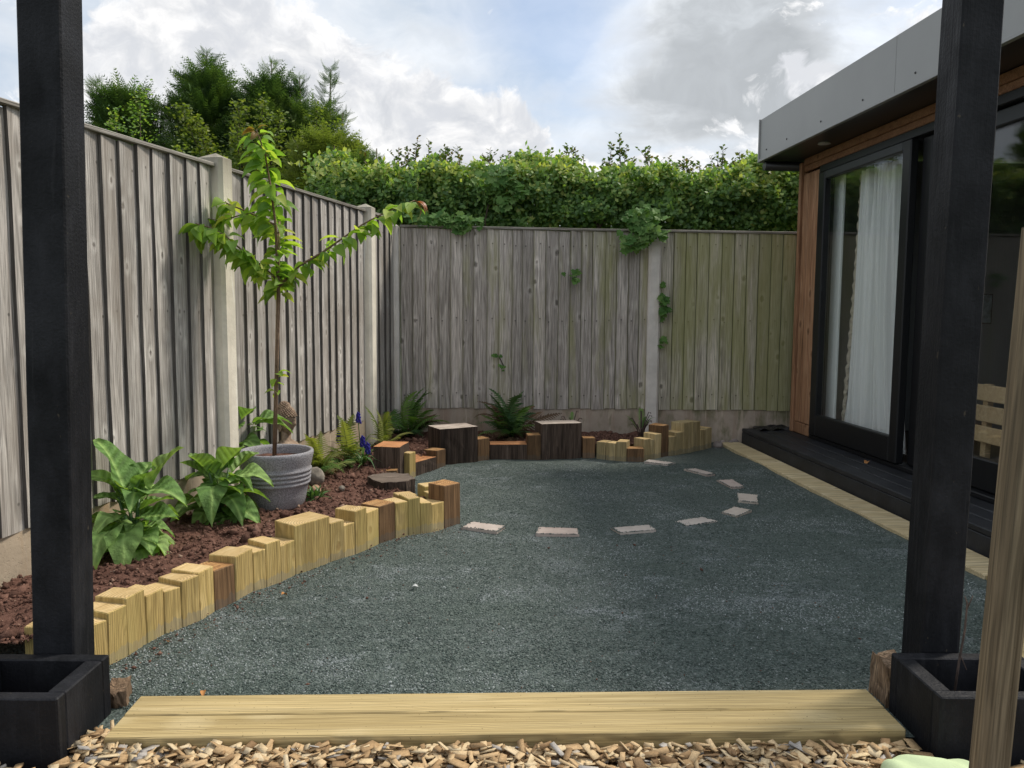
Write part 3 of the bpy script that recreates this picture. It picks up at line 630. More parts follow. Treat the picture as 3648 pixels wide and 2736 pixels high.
# door set: outer frame, near fixed sash, far sliding sash
fr_=hbox('door_frame',.356,UE-.1,-.024,.06,1.940,1.988,M['frame'],.004)
hbox('frame_jamb',.356,.392,-.024,.06,.125,1.938,M['frame'],.004,hut)
hbox('frame_sill',.394,UE-.1,-.03,.06,.125,.152,M['frame'],.004,hut)
def sash(u0,u1,n0,stl,st,bt,tp_):
    zb,zt=.156,1.936
    q=hbox('sliding_door',u0,u0+stl,n0,n0+.05,zb,zt,M['frame'],.006)
    for nm,a0,a1,b0,b1,mm in (('stile',u1-st,u1,zb,zt,M['frame']),('rail',u0+stl,u1-st,zt-tp_,zt,M['frame_light']),('rail',u0+stl,u1-st,zb,zb+bt,M['frame'])):
        b=bmesh.new(); box(b,(0,0,0),(a1-a0,.048,b1-b0),0,.006); o_=obm(nm,b,mm,q); o_.location=((a0+a1)/2-(u0+stl/2),0,(b0+b1)/2-(zb+zt)/2)
    b=bmesh.new(); box(b,(0,0,0),(u1-u0-stl-st+.012,.014,zt-zb-bt-tp_+.012)); o_=obm('pane',b,M['glass'],q); o_.location=(((u0+stl)+(u1-st))/2-(u0+stl/2),.004,((zb+bt)+(zt-tp_))/2-(zb+zt)/2)
    return q
sash(.396,1.495,-.045,.092,.080,.145,.054)
sash(1.515,2.62,.012,.085,.085,.150,.075)
# roof build-up
hbox('soffit',-.02,UE+.18,-.262,.55,2.087,2.099,M['soffit'],.001)
hbox('roof',-.05,UE+.22,-.262,3.0,2.103,2.36,M['soffit'],.004)
fa=hbox('fascia',-.055,UE+.2,-.285,-.264,2.083,2.385,M['fascia'],.003)
hbox('fascia_lip',-.055,UE+.2,-.293,-.2855,2.083,2.10,M['fascia'],.001,hut)
hbox('fascia_trim',-.072,-.057,-.295,.2,2.080,2.388,M['fascia'],.003)
for i,u in enumerate((.07,.42,.92,1.42,1.92,2.42)):
    b=bmesh.new(); bmesh.ops.create_uvsphere(b,u_segments=8,v_segments=5,radius=.006); o_=obm('screw',b,M['screw'],fa); o_.location=(u-(UE+.145)/2,-.011,-.085)
hbox('fascia_joint',1.735,1.738,-.2860,-.2645,2.104,2.380,M['fascia'],0)
b=bmesh.new(); bmesh.ops.create_cone(b,cap_ends=True,segments=20,radius1=.04,radius2=.035,depth=.008,matrix=Matrix.Translation((.62,-.12,2.083))); obm('downlight',b,M['lamp_glass'],hut)
# black gutter along the back eave
b=bmesh.new(); tube(b,[(-.022,-.262,2.05),(-.022,3.0,2.05)],.033,10); obm('gutter',b,M['gutter'],hut)
# other walls and the room inside
hbox('wall',.0,.043,.02,2.9,.0,2.085,M['cladding'],.003)
hbox('wall',.0,UE,2.9,2.95,.0,2.085,M['cladding'],.003)
hbox('wall',UE-.05,UE,.0,2.9,.0,2.085,M['cladding'],.003)
hbox('inner_wall',.09,.11,.07,2.88,.13,2.08,M['inner'],.0)
hbox('inner_wall',.12,UE-.06,2.86,2.88,.13,2.08,M['inner'],.0)
hbox('floor_slab',.05,UE-.06,.0,2.88,.02,.122,M['inner_dark'],.0)
hbox('door_lining',.40,.525,.067,.085,.155,1.93,M['white'],.003)
# things in the room
def hutw(u,n): q=HB+HU*u+HN*n; return q
cur=thing('curtain','sheer white curtain bunched behind the far sliding door','curtain',(*hutw(.85,.125),0),math.atan2(HU.y,HU.x))
b=bmesh.new(); nx,nz=110,14; rows=[]
for j in range(nz+1):
    f=j/nz; zz_=.165+(1.90-.165)*f
    wl=.66-(1-f)**1.4*.12; wr=1.10+(1-f)**2.2*.16
    row=[]
    for i in range(nx+1):
        s=i/nx; u=wl+(wr-wl)*s-.85
        row.append(b.verts.new((u,.026*math.sin(s*40+.8*math.sin(f*3))+.012*math.sin(s*91+f*2)+.014*math.sin(s*13+f*1.5),zz_)))
    rows.append(row)
for j in range(nz):
    for i in range(nx): b.faces.new((rows[j][i],rows[j][i+1],rows[j+1][i+1],rows[j+1][i])).smooth=True
obm('cloth',b,M['curtain'],cur)
b=bmesh.new(); rows=[]
for j in range(61):
    f=j/60; wl=.655-(1-f)**1.4*.12-.85
    rows.append([b.verts.new((wl+dx_+.003*math.sin(j*1.9),.006*math.sin(j*2.3)+q_,.17+1.72*f)) for dx_,q_ in ((-.022,0),(0.0,.012))])
for j in range(60): b.faces.new((rows[j][0],rows[j][1],rows[j+1][1],rows[j+1][0]))
obm('frill',b,M['frill'],cur)
bq=hutw(2.13,.30); bench=thing('slatted_bench','pale wooden slatted bench seen through the near glass door','bench',(bq.x,bq.y,.125),math.atan2(HU.y,HU.x))
for z in (.235,.345,.455):
    b=bmesh.new(); box(b,(0,0,z),(.95,.025,.085),0,.004); obm('slat',b,M['bench'],bench)
for u in (-.42,.42):
    b=bmesh.new(); box(b,(u,.03,.25),(.04,.035,.50),0,.003); obm('leg',b,M['bench'],bench)
pq=hutw(.135,1.35); pic=thing('picture','small bluish picture on the end wall inside the garden room','picture',(pq.x,pq.y,1.03),math.atan2(HU.y,HU.x))
b=bmesh.new(); box(b,(0,0,0),(.012,.14,.22),0,.002); obm('frame',b,M['frame'],pic)
b=bmesh.new(); box(b,(.008,0,0),(.006,.12,.20),0,.001); obm('print',b,M['picture'],pic)

# ------------------------------------------------------------------ black deck step, timber kerb
dk=thing('deck_step','low black timber deck step along the garden room doors','deck',(HB.x,HB.y,0),math.atan2(HU.y,HU.x))
def dbox(nm,u0,u1,n0,n1,z0,z1,mat,bev=.003):
    b=bmesh.new(); box(b,(0,0,0),(u1-u0,n1-n0,z1-z0),0,bev); return obm(nm,b,mat,dk,((u0+u1)/2,(n0+n1)/2,(z0+z1)/2))
for i in range(3): dbox('plank',-.10,3.3,-.335+.106*i,-.335+.106*i+.102,.095+.0008*i,.122+.0008*i,M['deck'],.004)
dbox('front_board',-.10,3.3,-.335,-.308,-.03,.093,M['deck'],.003)
dbox('end_board',-.10,-.075,-.306,.0,-.03,.093,M['deck'],.003)
M['deck'].node_tree.nodes  # planks run along local x
kb=thing('timber_kerb','pale flush timber kerb between the gravel and the black deck step','kerb',(HB.x,HB.y,0),math.atan2(HU.y,HU.x))
for i,(a0,a1) in enumerate([(-.12,1.42),(1.425,2.93),(2.935,3.7)]):
    b=bmesh.new(); box(b,(0,0,0),(a1-a0,.156,.075),0,.004); obm('plank',b,M['step'] if i==2 else M['kerb'],kb,((a0+a1)/2,-.419-.004*(i==1),-.024+.001*i))

# ------------------------------------------------------------------ upright timbers
def upright(name,label,cat,A_,B_,h,depth,side,top,group,seed,tiltz=0.0,irr=0.0,shrink=.985):
    A_=Vector(A_);B_=Vector(B_); d=(B_-A_); L=d.length; ang=math.atan2(d.y,d.x); c=(A_+B_)/2
    b=bmesh.new(); r_=bmesh.ops.create_cube(b,size=1,matrix=Matrix.Translation((0,depth/2,(h-.06)/2))@Matrix.Diagonal((L*shrink,depth,h+.06,1)))
    rr=random.Random(seed)
    if irr>0:
        bmesh.ops.subdivide_edges(b,edges=b.edges[:],cuts=5,use_grid_fill=True)
        for v_ in b.verts:
            q=mn.noise_vector(Vector((v_.co.x*9+seed,v_.co.y*9,v_.co.z*3)))*irr
            crack=abs(mn.noise(Vector((v_.co.x*30+seed*3,v_.co.y*30,v_.co.z*1.2))))
            v_.co+=Vector((q.x,q.y-(irr*.8 if crack<.07 and v_.co.y<.01 else 0)*-1,q.z*.35))
    else:
        for v_ in b.verts:
            if v_.co.z>0: v_.co.z+=tiltz*v_.co.x+rr.uniform(-.0025,.0025)
        bmesh.ops.bevel(b,geom=b.edges[:],offset=.0028,segments=1,affect='EDGES')
    b.normal_update()
    for f in b.faces: f.material_index=1 if f.normal.z>.75 else 0
    o=obm(name,b,[side,top],None,(c.x,c.y,0),(rr.uniform(-.012,.012) if not irr else 0,0,ang+rr.uniform(-.03,.03)))
    return tag(o,label,cat,group)
P_,PT=M['pale'],M['pale_top']; Bn,BT=M['brown'],M['brown_top']; GP=M['grey_pale']
G='new upright timbers edging the planting bed'
U=lambda lab,a,b_,h,dep=.10,s=P_,tp_=PT,seed=[0],**kw:(seed.__setitem__(0,seed[0]+1),upright('upright_timber',lab,'edging timber',a,b_,h,dep,s,tp_,G,seed[0],**kw))[1]
U('pale timber poking out to the left of the left black post',(-1.345,2.13),(-1.185,2.12),.124,.10)
NR=[('narrow pale timber half hidden by the right side of the left black post',.133,'p'),
 ('pale timber second right of the left black post, lower than its right neighbour',.150,'p'),
 ('tallest pale timber of the foreground end, third right of the left black post',.168,'p'),
 ('pale timber fourth right of the left black post in the front edging',.144,'p'),
 ('low pale timber fifth right of the left black post',.131,'p'),
 ('pale timber sixth right of the left black post, with a chipped top',.147,'p'),
 ('pale timber standing just left of the first brown timber in the front edging',.155,'p'),
 ('brown timber nearest the camera in the front edging',.134,'b'),
 ('pale timber just right of the nearest brown timber',.156,'p'),
 ('short pale timber second right of the nearest brown timber',.138,'p'),
 ('slim pale timber two left of the extra wide block, higher than its neighbours',.157,'p'),
 ('low pale timber tucked against the left side of the extra wide block',.134,'p'),
 ('extra wide tall pale sleeper block in the middle of the front edging',.189,'p'),
 ('pale timber just right of the extra wide block',.157,'p'),
 ('lowest pale timber two right of the extra wide block',.133,'p'),
 ('tall pale timber three right of the extra wide block',.176,'p'),
 ('pale timber just left of the brown timber near the end of the front edging',.154,'p'),
 ('brown timber among pale ones near the far end of the front edging',.158,'b'),
 ('pale timber just right of the farther brown timber in the front edging',.149,'p'),
 ('slightly taller pale timber two right of the farther brown timber',.161,'p'),
 ('low pale timber two left of the tall brown end timber',.132,'p'),
 ('low pale timber touching the tall brown end timber',.118,'p'),
 ('tall brown timber ending the front edging beside the gravel',.190,'b')]
for i,(lab,h,kd) in enumerate(NR):
    dep=.12 if i in (12,) else .105
    U(lab,NEAR[i],NEAR[i+1],h,dep,Bn if kd=='b' else P_,BT if kd=='b' else PT)
U('low pale timber behind the front edging, nearest the dark sleeper stump',(-.53,3.74),(-.455,3.785),.112,.09)
U('pale block with a broad left face behind the tall brown end timber',(-.425,3.84),(-.335,3.885),.137,.10)
U('short pale block hidden behind the tall brown end timber',(-.395,3.765),(-.325,3.805),.120,.07)
O_,OC,OP=M['old'],M['old_cut'],M['old_pale']
GO='old dark sleeper pieces edging the far bed'
def OLD(lab,a,b_,h,dep,tp_,seed,irr=.004): return upright('old_sleeper',lab,'old sleeper',a,b_,h,dep,O_,tp_,GO,seed,irr=irr)
OLD('dark old sleeper block with a freshly cut orange top beside the bluebells',(-.814,4.63),(-.652,4.612),.198,.20,OC,31)
U('short brown timber with a bright top in front of the orange-topped sleeper block',(-.757,4.535),(-.66,4.54),.075,.075,Bn,BT)
U('slim pale timber wedged to the right of the orange-topped sleeper block',(-.606,4.68),(-.575,4.735),.150,.06)
OLD('low dark sleeper with a sloping orange cut top left of the biggest stump',(-.585,4.737),(-.472,4.946),.082,.20,OC,32)
U('brown timber leaning against the left of the biggest stump',(-.47,4.951),(-.421,5.042),.118,.10,Bn,BT)
OLD('biggest dark sleeper stump with a bleached white top, left of the middle',(-.462,5.075),(-.222,5.21),.236,.19,OP,33)
U('brown timber just right of the biggest bleached stump',(-.222,5.221),(-.147,5.289),.150,.09,Bn,BT)
OLD('long low dark sleeper with an orange top in front of the big fern',(-.146,5.30),(.106,5.318),.100,.14,OC,34)
U('brown timber between the low sleeper and the second bleached stump',(.106,5.309),(.198,5.317),.165,.10,Bn,BT)
OLD('wide black cracked stump with a bleached top under the bare stems',(.202,5.33),(.480,5.408),.236,.16,OP,35)
U('brown timber just right of the black cracked stump',(.486,5.394),(.573,5.397),.133,.09,Bn,BT)
U('pale timber next to the brown one right of the black cracked stump',(.577,5.375),(.634,5.335),.113,.09,GP,PT)
U('pale timber with streaky grain, middle of three level ones in the far edging',(.638,5.331),(.697,5.287),.114,.09,GP,PT)
U('pale timber with a round knot on its face beside the low brown block',(.699,5.283),(.764,5.255),.129,.10,GP,PT)
U('low dark brown block standing forward in the far edging',(.767,5.262),(.885,5.268),.085,.10,Bn,BT)
U('pale timber with a wide left side just right of the low brown block',(.893,5.308),(.945,5.349),.140,.10,GP,PT)
U('slim pale timber behind the first stepping slab',(.944,5.345),(.979,5.372),.134,.08,GP,PT)
U('pale timber just left of the tall brown timber in the far edging',(.972,5.362),(1.026,5.412),.168,.10,GP,PT)
U('tall brown timber in the far edging right of the concrete post',(1.030,5.415),(1.090,5.484),.218,.11,Bn,BT)
U('short streaked timber just right of the tall brown one',(1.092,5.486),(1.148,5.522),.130,.09,GP,PT)
U('pale timber two right of the tall brown one, a step below the tall pair',(1.150,5.520),(1.212,5.572),.156,.10,GP,PT)
U('tall grey-pale timber with a dark diagonal knot, left of the tall pair',(1.214,5.566),(1.298,5.654),.217,.11,GP,GP)
U('tall grey-pale timber, right of the tall pair near the garden room',(1.301,5.658),(1.368,5.735),.211,.11,GP,GP)
U('lower pale timber right of the tall pair',(1.372,5.735),(1.424,5.785),.140,.09,GP,PT)
U('last pale timber at the garden room end of the far edging',(1.428,5.79),(1.478,5.838),.148,.10,GP,PT)
# dark weathered stump lying in the bed
b=bmesh.new(); poly=[(-.645,4.00),(-.545,4.05),(-.505,4.13),(-.555,4.24),(-.66,4.27),(-.735,4.24),(-.76,4.16),(-.70,4.06)]
prism(b,[(x+.63,y-4.13) for x,y in poly],-.02,.118,0,1)
bmesh.ops.subdivide_edges(b,edges=b.edges[:],cuts=3,use_grid_fill=True)
for v_ in b.verts:
    q=mn.noise_vector(v_.co*22)*.008; v_.co+=q
    if v_.co.z>.10: v_.co.z+=.006*mn.noise(v_.co*Vector((14,40,1)).length)
M['stump_top']=wood('grey_weathered_end_grain',(.085,.062,.05),(.16,.125,.10),(.24,.19,.155),ax='x',knots=False,cross=45,long=6,bumpd=.01)
tag(obm('sleeper_stump',b,[O_,M['stump_top']],None,(-.63,4.13,0)),'low dark weathered stump with a rough grey top behind the front edging','stump')

# ------------------------------------------------------------------ stepping slabs
S=[('pinkish slab nearest the tall brown end timber, left end of the arc',[(-.231,3.604),(-.184,3.694),(-.028,3.616),(-.063,3.523)]),
('pale slab at the front of the arc, square to the camera',[(.11,3.49),(.126,3.604),(.31,3.592),(.304,3.486)]),
('cream slab third from the left of the arc',[(.456,3.603),(.644,3.655),(.663,3.569),(.491,3.513)]),
('pale angled slab fourth from the left of the arc',[(.773,3.715),(.928,3.812),(.988,3.728),(.817,3.635)]),
('diamond-set pale slab at the near right bend of the arc',[(1.04,3.895),(1.143,4.019),(1.211,3.945),(1.1,3.816)]),
('square pinkish-grey slab at the far right of the arc',[(1.239,4.311),(1.344,4.281),(1.292,4.102),(1.196,4.14)]),
('reddish slab above the square one at the right of the arc',[(1.218,4.669),(1.316,4.685),(1.327,4.474),(1.247,4.46)]),
('grey slab second from the far edging',[(1.09,4.983),(1.171,5.015),(1.257,4.845),(1.193,4.802)]),
('grey slab nearest the far edging timbers',[(.878,5.223),(.92,5.29),(1.084,5.198),(1.017,5.117)])]
for i,(lab,P) in enumerate(S):
    c=sum((Vector(p) for p in P),Vector((0,0)))/4; rr=random.Random(i+5); poly=[]
    for a in range(4):
        p0,p1=Vector(P[a])-c,Vector(P[(a+1)%4])-c
        for k in range(6): poly.append((p0.lerp(p1,k/6))*(1.0+rr.uniform(-.035,.012)))
    poly=[tuple(p) for p in poly]
    ar=sum(poly[k][0]*poly[(k+1)%24][1]-poly[(k+1)%24][0]*poly[k][1] for k in range(24))
    if ar<0: poly=poly[::-1]
    b=bmesh.new(); prism(b,poly,-.015,.0065)
    tag(obm('stepping_slab',b,M['slab'],None,(c.x,c.y,0),(rr.uniform(-.02,.02),rr.uniform(-.02,.02),0)),lab,'stepping stone','stone slabs set in an arc in the gravel')

SP=[]
for lab,P in S:
    for a in range(4):
        p0,p1=np.array(P[a]),np.array(P[(a+1)%4]); c=np.mean(P,axis=0)
        for k_ in range(34): 
            q=p0+(p1-p0)*rng.uniform(); q=q+(c-q)*abs(rng.normal(0,.06))-(c-q)*.03; SP.append((q[0],q[1],.007))
SP=np.array(SP); N=len(SP)
o=swarm('spilled_chips',OCT,OF,frames(runit(N)*np.array([1,1,.3]),runit(N)+np.array([0,0,1.2])),SP,rng.uniform(.003,.006,N),rng.uniform(0,.95,N),M['chip']); tag(o,'slate chippings spilled over the edges of the stepping slabs','gravel',None,'stuff')
# ------------------------------------------------------------------ front timber step
stp=thing('timber_step','pale two-plank timber step across the front of the gravel','step',(0,1.853,0),R(1.85))
for i,(y0,y1) in enumerate([(-.097,.002),(.0045,.100)]):
    b=bmesh.new(); x0,x1=(-.925,.925)
    vs=[(x0-.0,y0),(x1,y0),(x1-.004,y1),(x0,y1)]
    box(b,(0,(y0+y1)/2,-.03),(x1-x0,y1-y0,.125),0,.003); obm('plank',b,M['step'],stp,(0,0,-.003+.0015*i))
st2=thing('timber_step','broad pale timber slab on the ground right of the right planter','step',(0,0,0))
b=bmesh.new(); prism(b,[(1.36,2.13),(2.2,1.75),(2.35,2.25),(1.62,2.52),(1.50,2.42)],-.03,.035); obm('plank',b,M['step'],st2)
def stub(lab,c,s,rz,seed):
    b=bmesh.new(); bmesh.ops.create_cube(b,size=1,matrix=Matrix.Diagonal((*s,1))); bmesh.ops.subdivide_edges(b,edges=b.edges[:],cuts=7,use_grid_fill=True)
    for v_ in b.verts:
        v_.co+=mn.noise_vector(v_.co*16+Vector((seed,0,0)))*.010+mn.noise_vector(v_.co*45)*.004
        if abs(mn.noise(Vector((v_.co.x*26+seed,v_.co.y*26,v_.co.z*5))))<.09: v_.co*=.93
    tag(obm('timber_stub',b,M['stub'],None,c,(0,0,rz)),lab,'timber stub','weathered stubs beside the planters')
stub('pale rotten timber stub wedged between the left planter and the step',(-1.000,1.96,-.012),(.050,.085,.12),.25,1)
stub('split brown timber stub wedged between the right planter and the gravel',(.985,1.99,.035),(.060,.10,.15),-.05,7)

# ------------------------------------------------------------------ planters and black posts
def planter(lab,x0,x1,y0,y1,z1,rz=0):
    c=((x0+x1)/2,(y0+y1)/2,0); root=thing('planter_box',lab,'planter',c,rz,'black timber planter boxes')
    hx,hy=(x1-x0)/2,(y1-y0)/2; tb,ts=.034,.042
    for nm,cc,ss in (('front_panel',(0,-hy+tb/2,0),(2*hx,tb,z1)),('back_panel',(0,hy-tb/2,0),(2*hx,tb,z1)),('side_panel',(-hx+ts/2,0,-.001),(ts,2*hy-2*tb-.002,z1)),('side_panel',(hx-ts/2,0,-.001),(ts,2*hy-2*tb-.002,z1))):
        b=bmesh.new(); box(b,(0,0,0),(ss[0],ss[1],z1+.12),0,.003); obm(nm,b,M['black'],root,(cc[0],cc[1],(z1-.12)/2+cc[2]))
    b=bmesh.new(); box(b,(0,0,-.05),(2*hx-2*ts,2*hy-2*tb,.02)); obm('base_panel',b,M['black'],root)
    return root
planter('black timber planter box at the left, in front of the left post',-1.275,-.988,1.668,1.897,.150)
planter('black timber planter box at the right with a twig in it',.956,1.275,1.70,1.935,.150)
def bpost(lab,x0,x1,y0,y1,ztop,lean):
    w_,d_=x1-x0,y1-y0; b=bmesh.new()
    nz=14; rows=[]; ch=.004
    prof=[(-w_/2+ch,-d_/2),(w_/2-ch,-d_/2),(w_/2,-d_/2+ch),(w_/2,d_/2-ch),(w_/2-ch,d_/2),(-w_/2+ch,d_/2),(-w_/2,d_/2-ch),(-w_/2,-d_/2+ch)]
    for i in range(nz+1):
        z=-.05+(ztop+.05)*i/nz; rows.append([b.verts.new((x+.0015*mn.noise(Vector((x*9,y*9,z*4))),y,z)) for x,y in prof])
    for i in range(nz):
        for k in range(8): b.faces.new((rows[i][k],rows[i][(k+1)%8],rows[i+1][(k+1)%8],rows[i+1][k]))
    b.faces.new(rows[-1]); b.faces.new(rows[0][::-1])
    tag(obm('black_post',b,M['black'],None,((x0+x1)/2,(y0+y1)/2,0),(0,lean,0)),lab,'post','black timber posts flanking the yard')
bpost('tall black timber post on the left behind the left planter',-1.186,-1.083,1.905,2.005,2.35,.024)
bpost('tall black timber post on the right in front of the garden room',1.035,1.134,1.945,2.045,2.35,.0095)

# twig in the right planter
b=bmesh.new(); tube(b,[(0,0,-.06),(.01,0,.058),(.022,.004,.138),(.024,.004,.205),(.018,.006,.222)],[.0032,.003,.0025,.002,.001],6)
tube(b,[(.014,.002,.075),(.03,.0,.04)],[.002,.001],5); tube(b,[(.024,.004,.19),(.034,.0,.225)],[.0018,.001],5)
tag(obm('twig',b,M['twig'],None,(1.074,1.86,.10)),'thin bare forked twig standing in the right planter','twig')
# grooved stake at the right
b=bmesh.new(); w_=.047; prof=[(-w_/2,.012),(-w_/2,-.012),(-w_/2+.010,-.025),(.006,-.027),(.010,-.021),(.016,-.020),(.022,-.027),(w_/2-.004,-.026),(w_/2,-.02),(w_/2,.012)]
lo=[b.verts.new((x,y,-.03)) for x,y in prof]; hi=[b.verts.new((x,y,1.138)) for x,y in prof]; n=len(prof)
for i in range(n): b.faces.new((lo[i],hi[i],hi[(i+1)%n],lo[(i+1)%n]))
b.faces.new(hi); b.faces.new(lo[::-1]); bmesh.ops.recalc_face_normals(b,faces=b.faces)
stk=thing('grooved_stake','leaning grooved tan timber stake in front of the right planter','stake',(.808,1.3,0)); stk.rotation_euler=(0,.035,0)
obm('shaft',b,M['stake'],stk)
b=bmesh.new(); tube(b,[(-w_/2+.004,-.021,1.08),(-w_/2+.003,-.0235,1.08)],.005,8); obm('screw',b,M['screw'],stk)
# mint cushion edge at the bottom
b=bmesh.new(); bmesh.ops.create_uvsphere(b,u_segments=48,v_segments=24,radius=1)
for v_ in b.verts:
    x,y,z=v_.co; f=lambda q:math.copysign(abs(q)**.55,q)
    v_.co=(f(x)*.108,f(y)*.075,f(z)*.050+.004*math.sin(x*9+y*5))
tag(obm('cushion',b,M['mint'],None,(.897,1.585,.001),(.03,0,-.08),smooth=True),'pale green fabric cushion lying on the wood chips','cushion')
# crumpled black sheet on the deck end
b=bmesh.new(); bmesh.ops.create_grid(b,x_segments=16,y_segments=16,size=.5)
for v_ in b.verts:
    q=v_.co.copy(); v_.co=(q.x*.34,q.y*.20,.012+.022*mn.noise(q*5)+.02*max(0,.5-q.length))
tag(obm('plastic_sheet',b,M['bag'],None,(1.98,5.955,.118),(0,0,.2)),'crumpled black plastic sheet at the far end of the deck','plastic sheet')

# ------------------------------------------------------------------ pot
pot=thing('plant_pot','round grey ribbed pot holding the young cherry tree','pot',(-1.105,3.70,.075))
prof=[(.0,0),(.118,0),(.126,.010),(.137,.06),(.146,.105)]
z=.108
for i in range(4):
    prof+=[(.1485+.0022*i,z),(.1555+.0022*i,z+.006),(.1555+.0022*i,z+.013),(.149+.0022*i,z+.019)]; z+=.020
prof+=[(.160,.200),(.168,.235),(.172,.252),(.171,.262),(.165,.267),(.156,.264),(.152,.25),(.146,.215)]
b=bmesh.new(); lathe(b,prof,64); obm('body',b,M['pot'],pot)
b=bmesh.new(); rows=[]
for i in range(9):
    r_=.1485*i/8; rows.append([b.verts.new((r_*math.cos(k*math.pi/16),r_*math.sin(k*math.pi/16),.224+.006*mn.noise(Vector((r_*40*math.cos(k*.2),r_*40*math.sin(k*.2),1))))) for k in range(32)])
for i in range(8):
    for k in range(32): b.faces.new((rows[i][k],rows[i][(k+1)%32],rows[i+1][(k+1)%32],rows[i+1][k])).smooth=True
bmesh.ops.remove_doubles(b,verts=b.verts,dist=1e-5); obm('potting_soil',b,M['soil'],pot)

# ------------------------------------------------------------------ leaves
def leafmesh(name,mat,Ln,W,nu=6,nv=2,cup=.25,droop=.5,fold=.15,tip=1.0,serr=0.0,wave=0.0,petiole=.12,seed=0,shape=None):
    """leaf along +x, width y, face +z; x=0 is the petiole end"""
    rr=random.Random(seed); bm=bmesh.new(); rows=[]
    for i in range(nu+1):
        s=i/nu
        wd=(shape(s) if shape else math.sin(math.pi*min(1,s**.85))**.75)*W/2
        if i in (0,nu): wd=W*.02
        row=[]
        for j in range(-nv,nv+1):
            v=j/nv
            x=Ln*(petiole+s*(1-petiole)); y=wd*v*(1+serr*((i%2)*2-1)*(abs(v)==1))
            zz=abs(v)*wd*fold*2*cup/.25+wave*math.sin(s*9+v*2+seed)*abs(v)
            th=droop*s
            row.append(bm.verts.new((x*math.cos(th*.5),y,zz-x*math.sin(th*.5)*s)))
        rows.append(row)
    for i in range(nu):
        for j in range(2*nv): bm.faces.new((rows[i][j],rows[i][j+1],rows[i+1][j+1],rows[i+1][j])).smooth=True
    if petiole>0:
        p0=Vector((0,0,0)); p1=rows[0][nv].co.copy(); tube(bm,[p0,p1,rows[1][nv].co-Vector((0,0,Ln*.006))],[Ln*.012,Ln*.011,Ln*.006],4)
    me=bpy.data.meshes.new(name); bm.to_mesh(me); bm.free(); me.materials.append(mat); return me
def orient(p,a,roll=0.0,up=(0,0,1),s=1.0):
    """matrix: x axis along a, z near up"""
    a=Vector(a).normalized(); up=Vector(up)
    y=up.cross(a)
    if y.length<1e-3: y=Vector((0,1,0))
    y.normalize(); z=a.cross(y); m=Matrix((a,y,z)).transposed().to_4x4()
    return Matrix.Translation(p)@m@Matrix.Rotation(roll,4,'X')@Matrix.Diagonal((s,s,s,1))

# cherry tree
ct=thing('cherry_tree','young cherry tree with drooping green leaves growing in the grey pot','tree',(-1.127,3.74,.30))
B0=Vector((-1.127,3.74,.30))
BR={'trunk':[(-1.127,3.74,.27),(-1.108,3.74,.668),(-1.089,3.74,1.058),(-1.092,3.74,1.235),(-1.097,3.74,1.392),(-1.115,3.74,1.553),(-1.137,3.74,1.701),(-1.167,3.74,1.79),(-1.175,3.74,1.815)],
'rb':[(-1.089,3.74,1.10),(-.995,3.761,1.201),(-.882,3.783,1.271),(-.788,3.804,1.342),(-.711,3.826,1.399),(-.633,3.847,1.445),(-.524,3.869,1.496),(-.471,3.89,1.521)],
'lb':[(-1.089,3.74,1.13),(-1.151,3.70,1.196),(-1.211,3.66,1.25),(-1.287,3.62,1.323),(-1.337,3.58,1.355),(-1.388,3.54,1.369)],
'lu':[(-1.097,3.74,1.385),(-1.232,3.77,1.447),(-1.332,3.80,1.486),(-1.421,3.83,1.543),(-1.457,3.86,1.535)],
'lu2':[(-1.222,3.765,1.443),(-1.299,3.74,1.418),(-1.347,3.74,1.401),(-1.428,3.74,1.417)]}
RAD={'trunk':(.0105,.002),'rb':(.0065,.002),'lb':(.006,.002),'lu':(.005,.0018),'lu2':(.0035,.0015)}
for kx,pts in BR.items():
    pl_=[Vector(p)-B0 for p in pts]; n=len(pl_); r0,r1=RAD[kx]
    b=bmesh.new(); tube(b,pl_,[r0+(r1-r0)*i/(n-1) for i in range(n)],8); obm('trunk' if kx=='trunk' else 'branch',b,M['bark'],ct)
cl_=[leafmesh('leaf',M['cherry'],.108,.056,6,2,.25,dr,.2,petiole=.17,seed=i,shape=lambda s:(math.sin(math.pi*s**.9)**.8)*(1-.25*s)*1.1) for i,dr in enumerate((.3,.7,1.0,.5))]
clr=[leafmesh('leaf',M['cherry_red'],.075,.032,6,2,.25,.8,.25,petiole=.15,seed=9)]
rr=random.Random(4)
def path_at(pts,f):
    pts=[Vector(p) for p in pts]; d=[(pts[i+1]-pts[i]).length for i in range(len(pts)-1)]; T_=sum(d)*f
    for i,L_ in enumerate(d):
        if T_<=L_ or i==len(d)-1: return pts[i].lerp(pts[i+1],min(1,T_/L_)),(pts[i+1]-pts[i]).normalized()
        T_-=L_
def leaf_run(pts,f0,f1,n,per,lo=.75,hi=1.15):
    for i in range(n):
        f=f0+(f1-f0)*(i+rr.uniform(-.3,.3))/max(1,n-1); f=max(0.01,min(.995,f))
        p,d=path_at(pts,f)
        for k in range(per):
            az=rr.uniform(0,6.28); o_=Vector((math.cos(az),math.sin(az),0))
            a=(o_*.75+d*.35+Vector((0,0,rr.uniform(-.85,-.1)))).normalized()
            red=f>.985 and rr.random()<.5
            inst('leaf',rr.choice(clr if red else cl_),ct,orient(p-B0,a,rr.uniform(-.7,.7),s=rr.uniform(lo,hi)))
leaf_run(BR['trunk'][2:],.02,.99,58,2,.75,1.2)
leaf_run(BR['rb'],.08,.98,32,2,.7,1.1); leaf_run(BR['lb'],.04,.98,36,2,.8,1.2); leaf_run(BR['lu'],.18,.98,18,2,.7,1.1); leaf_run(BR['lu2'],.2,.98,9,2)
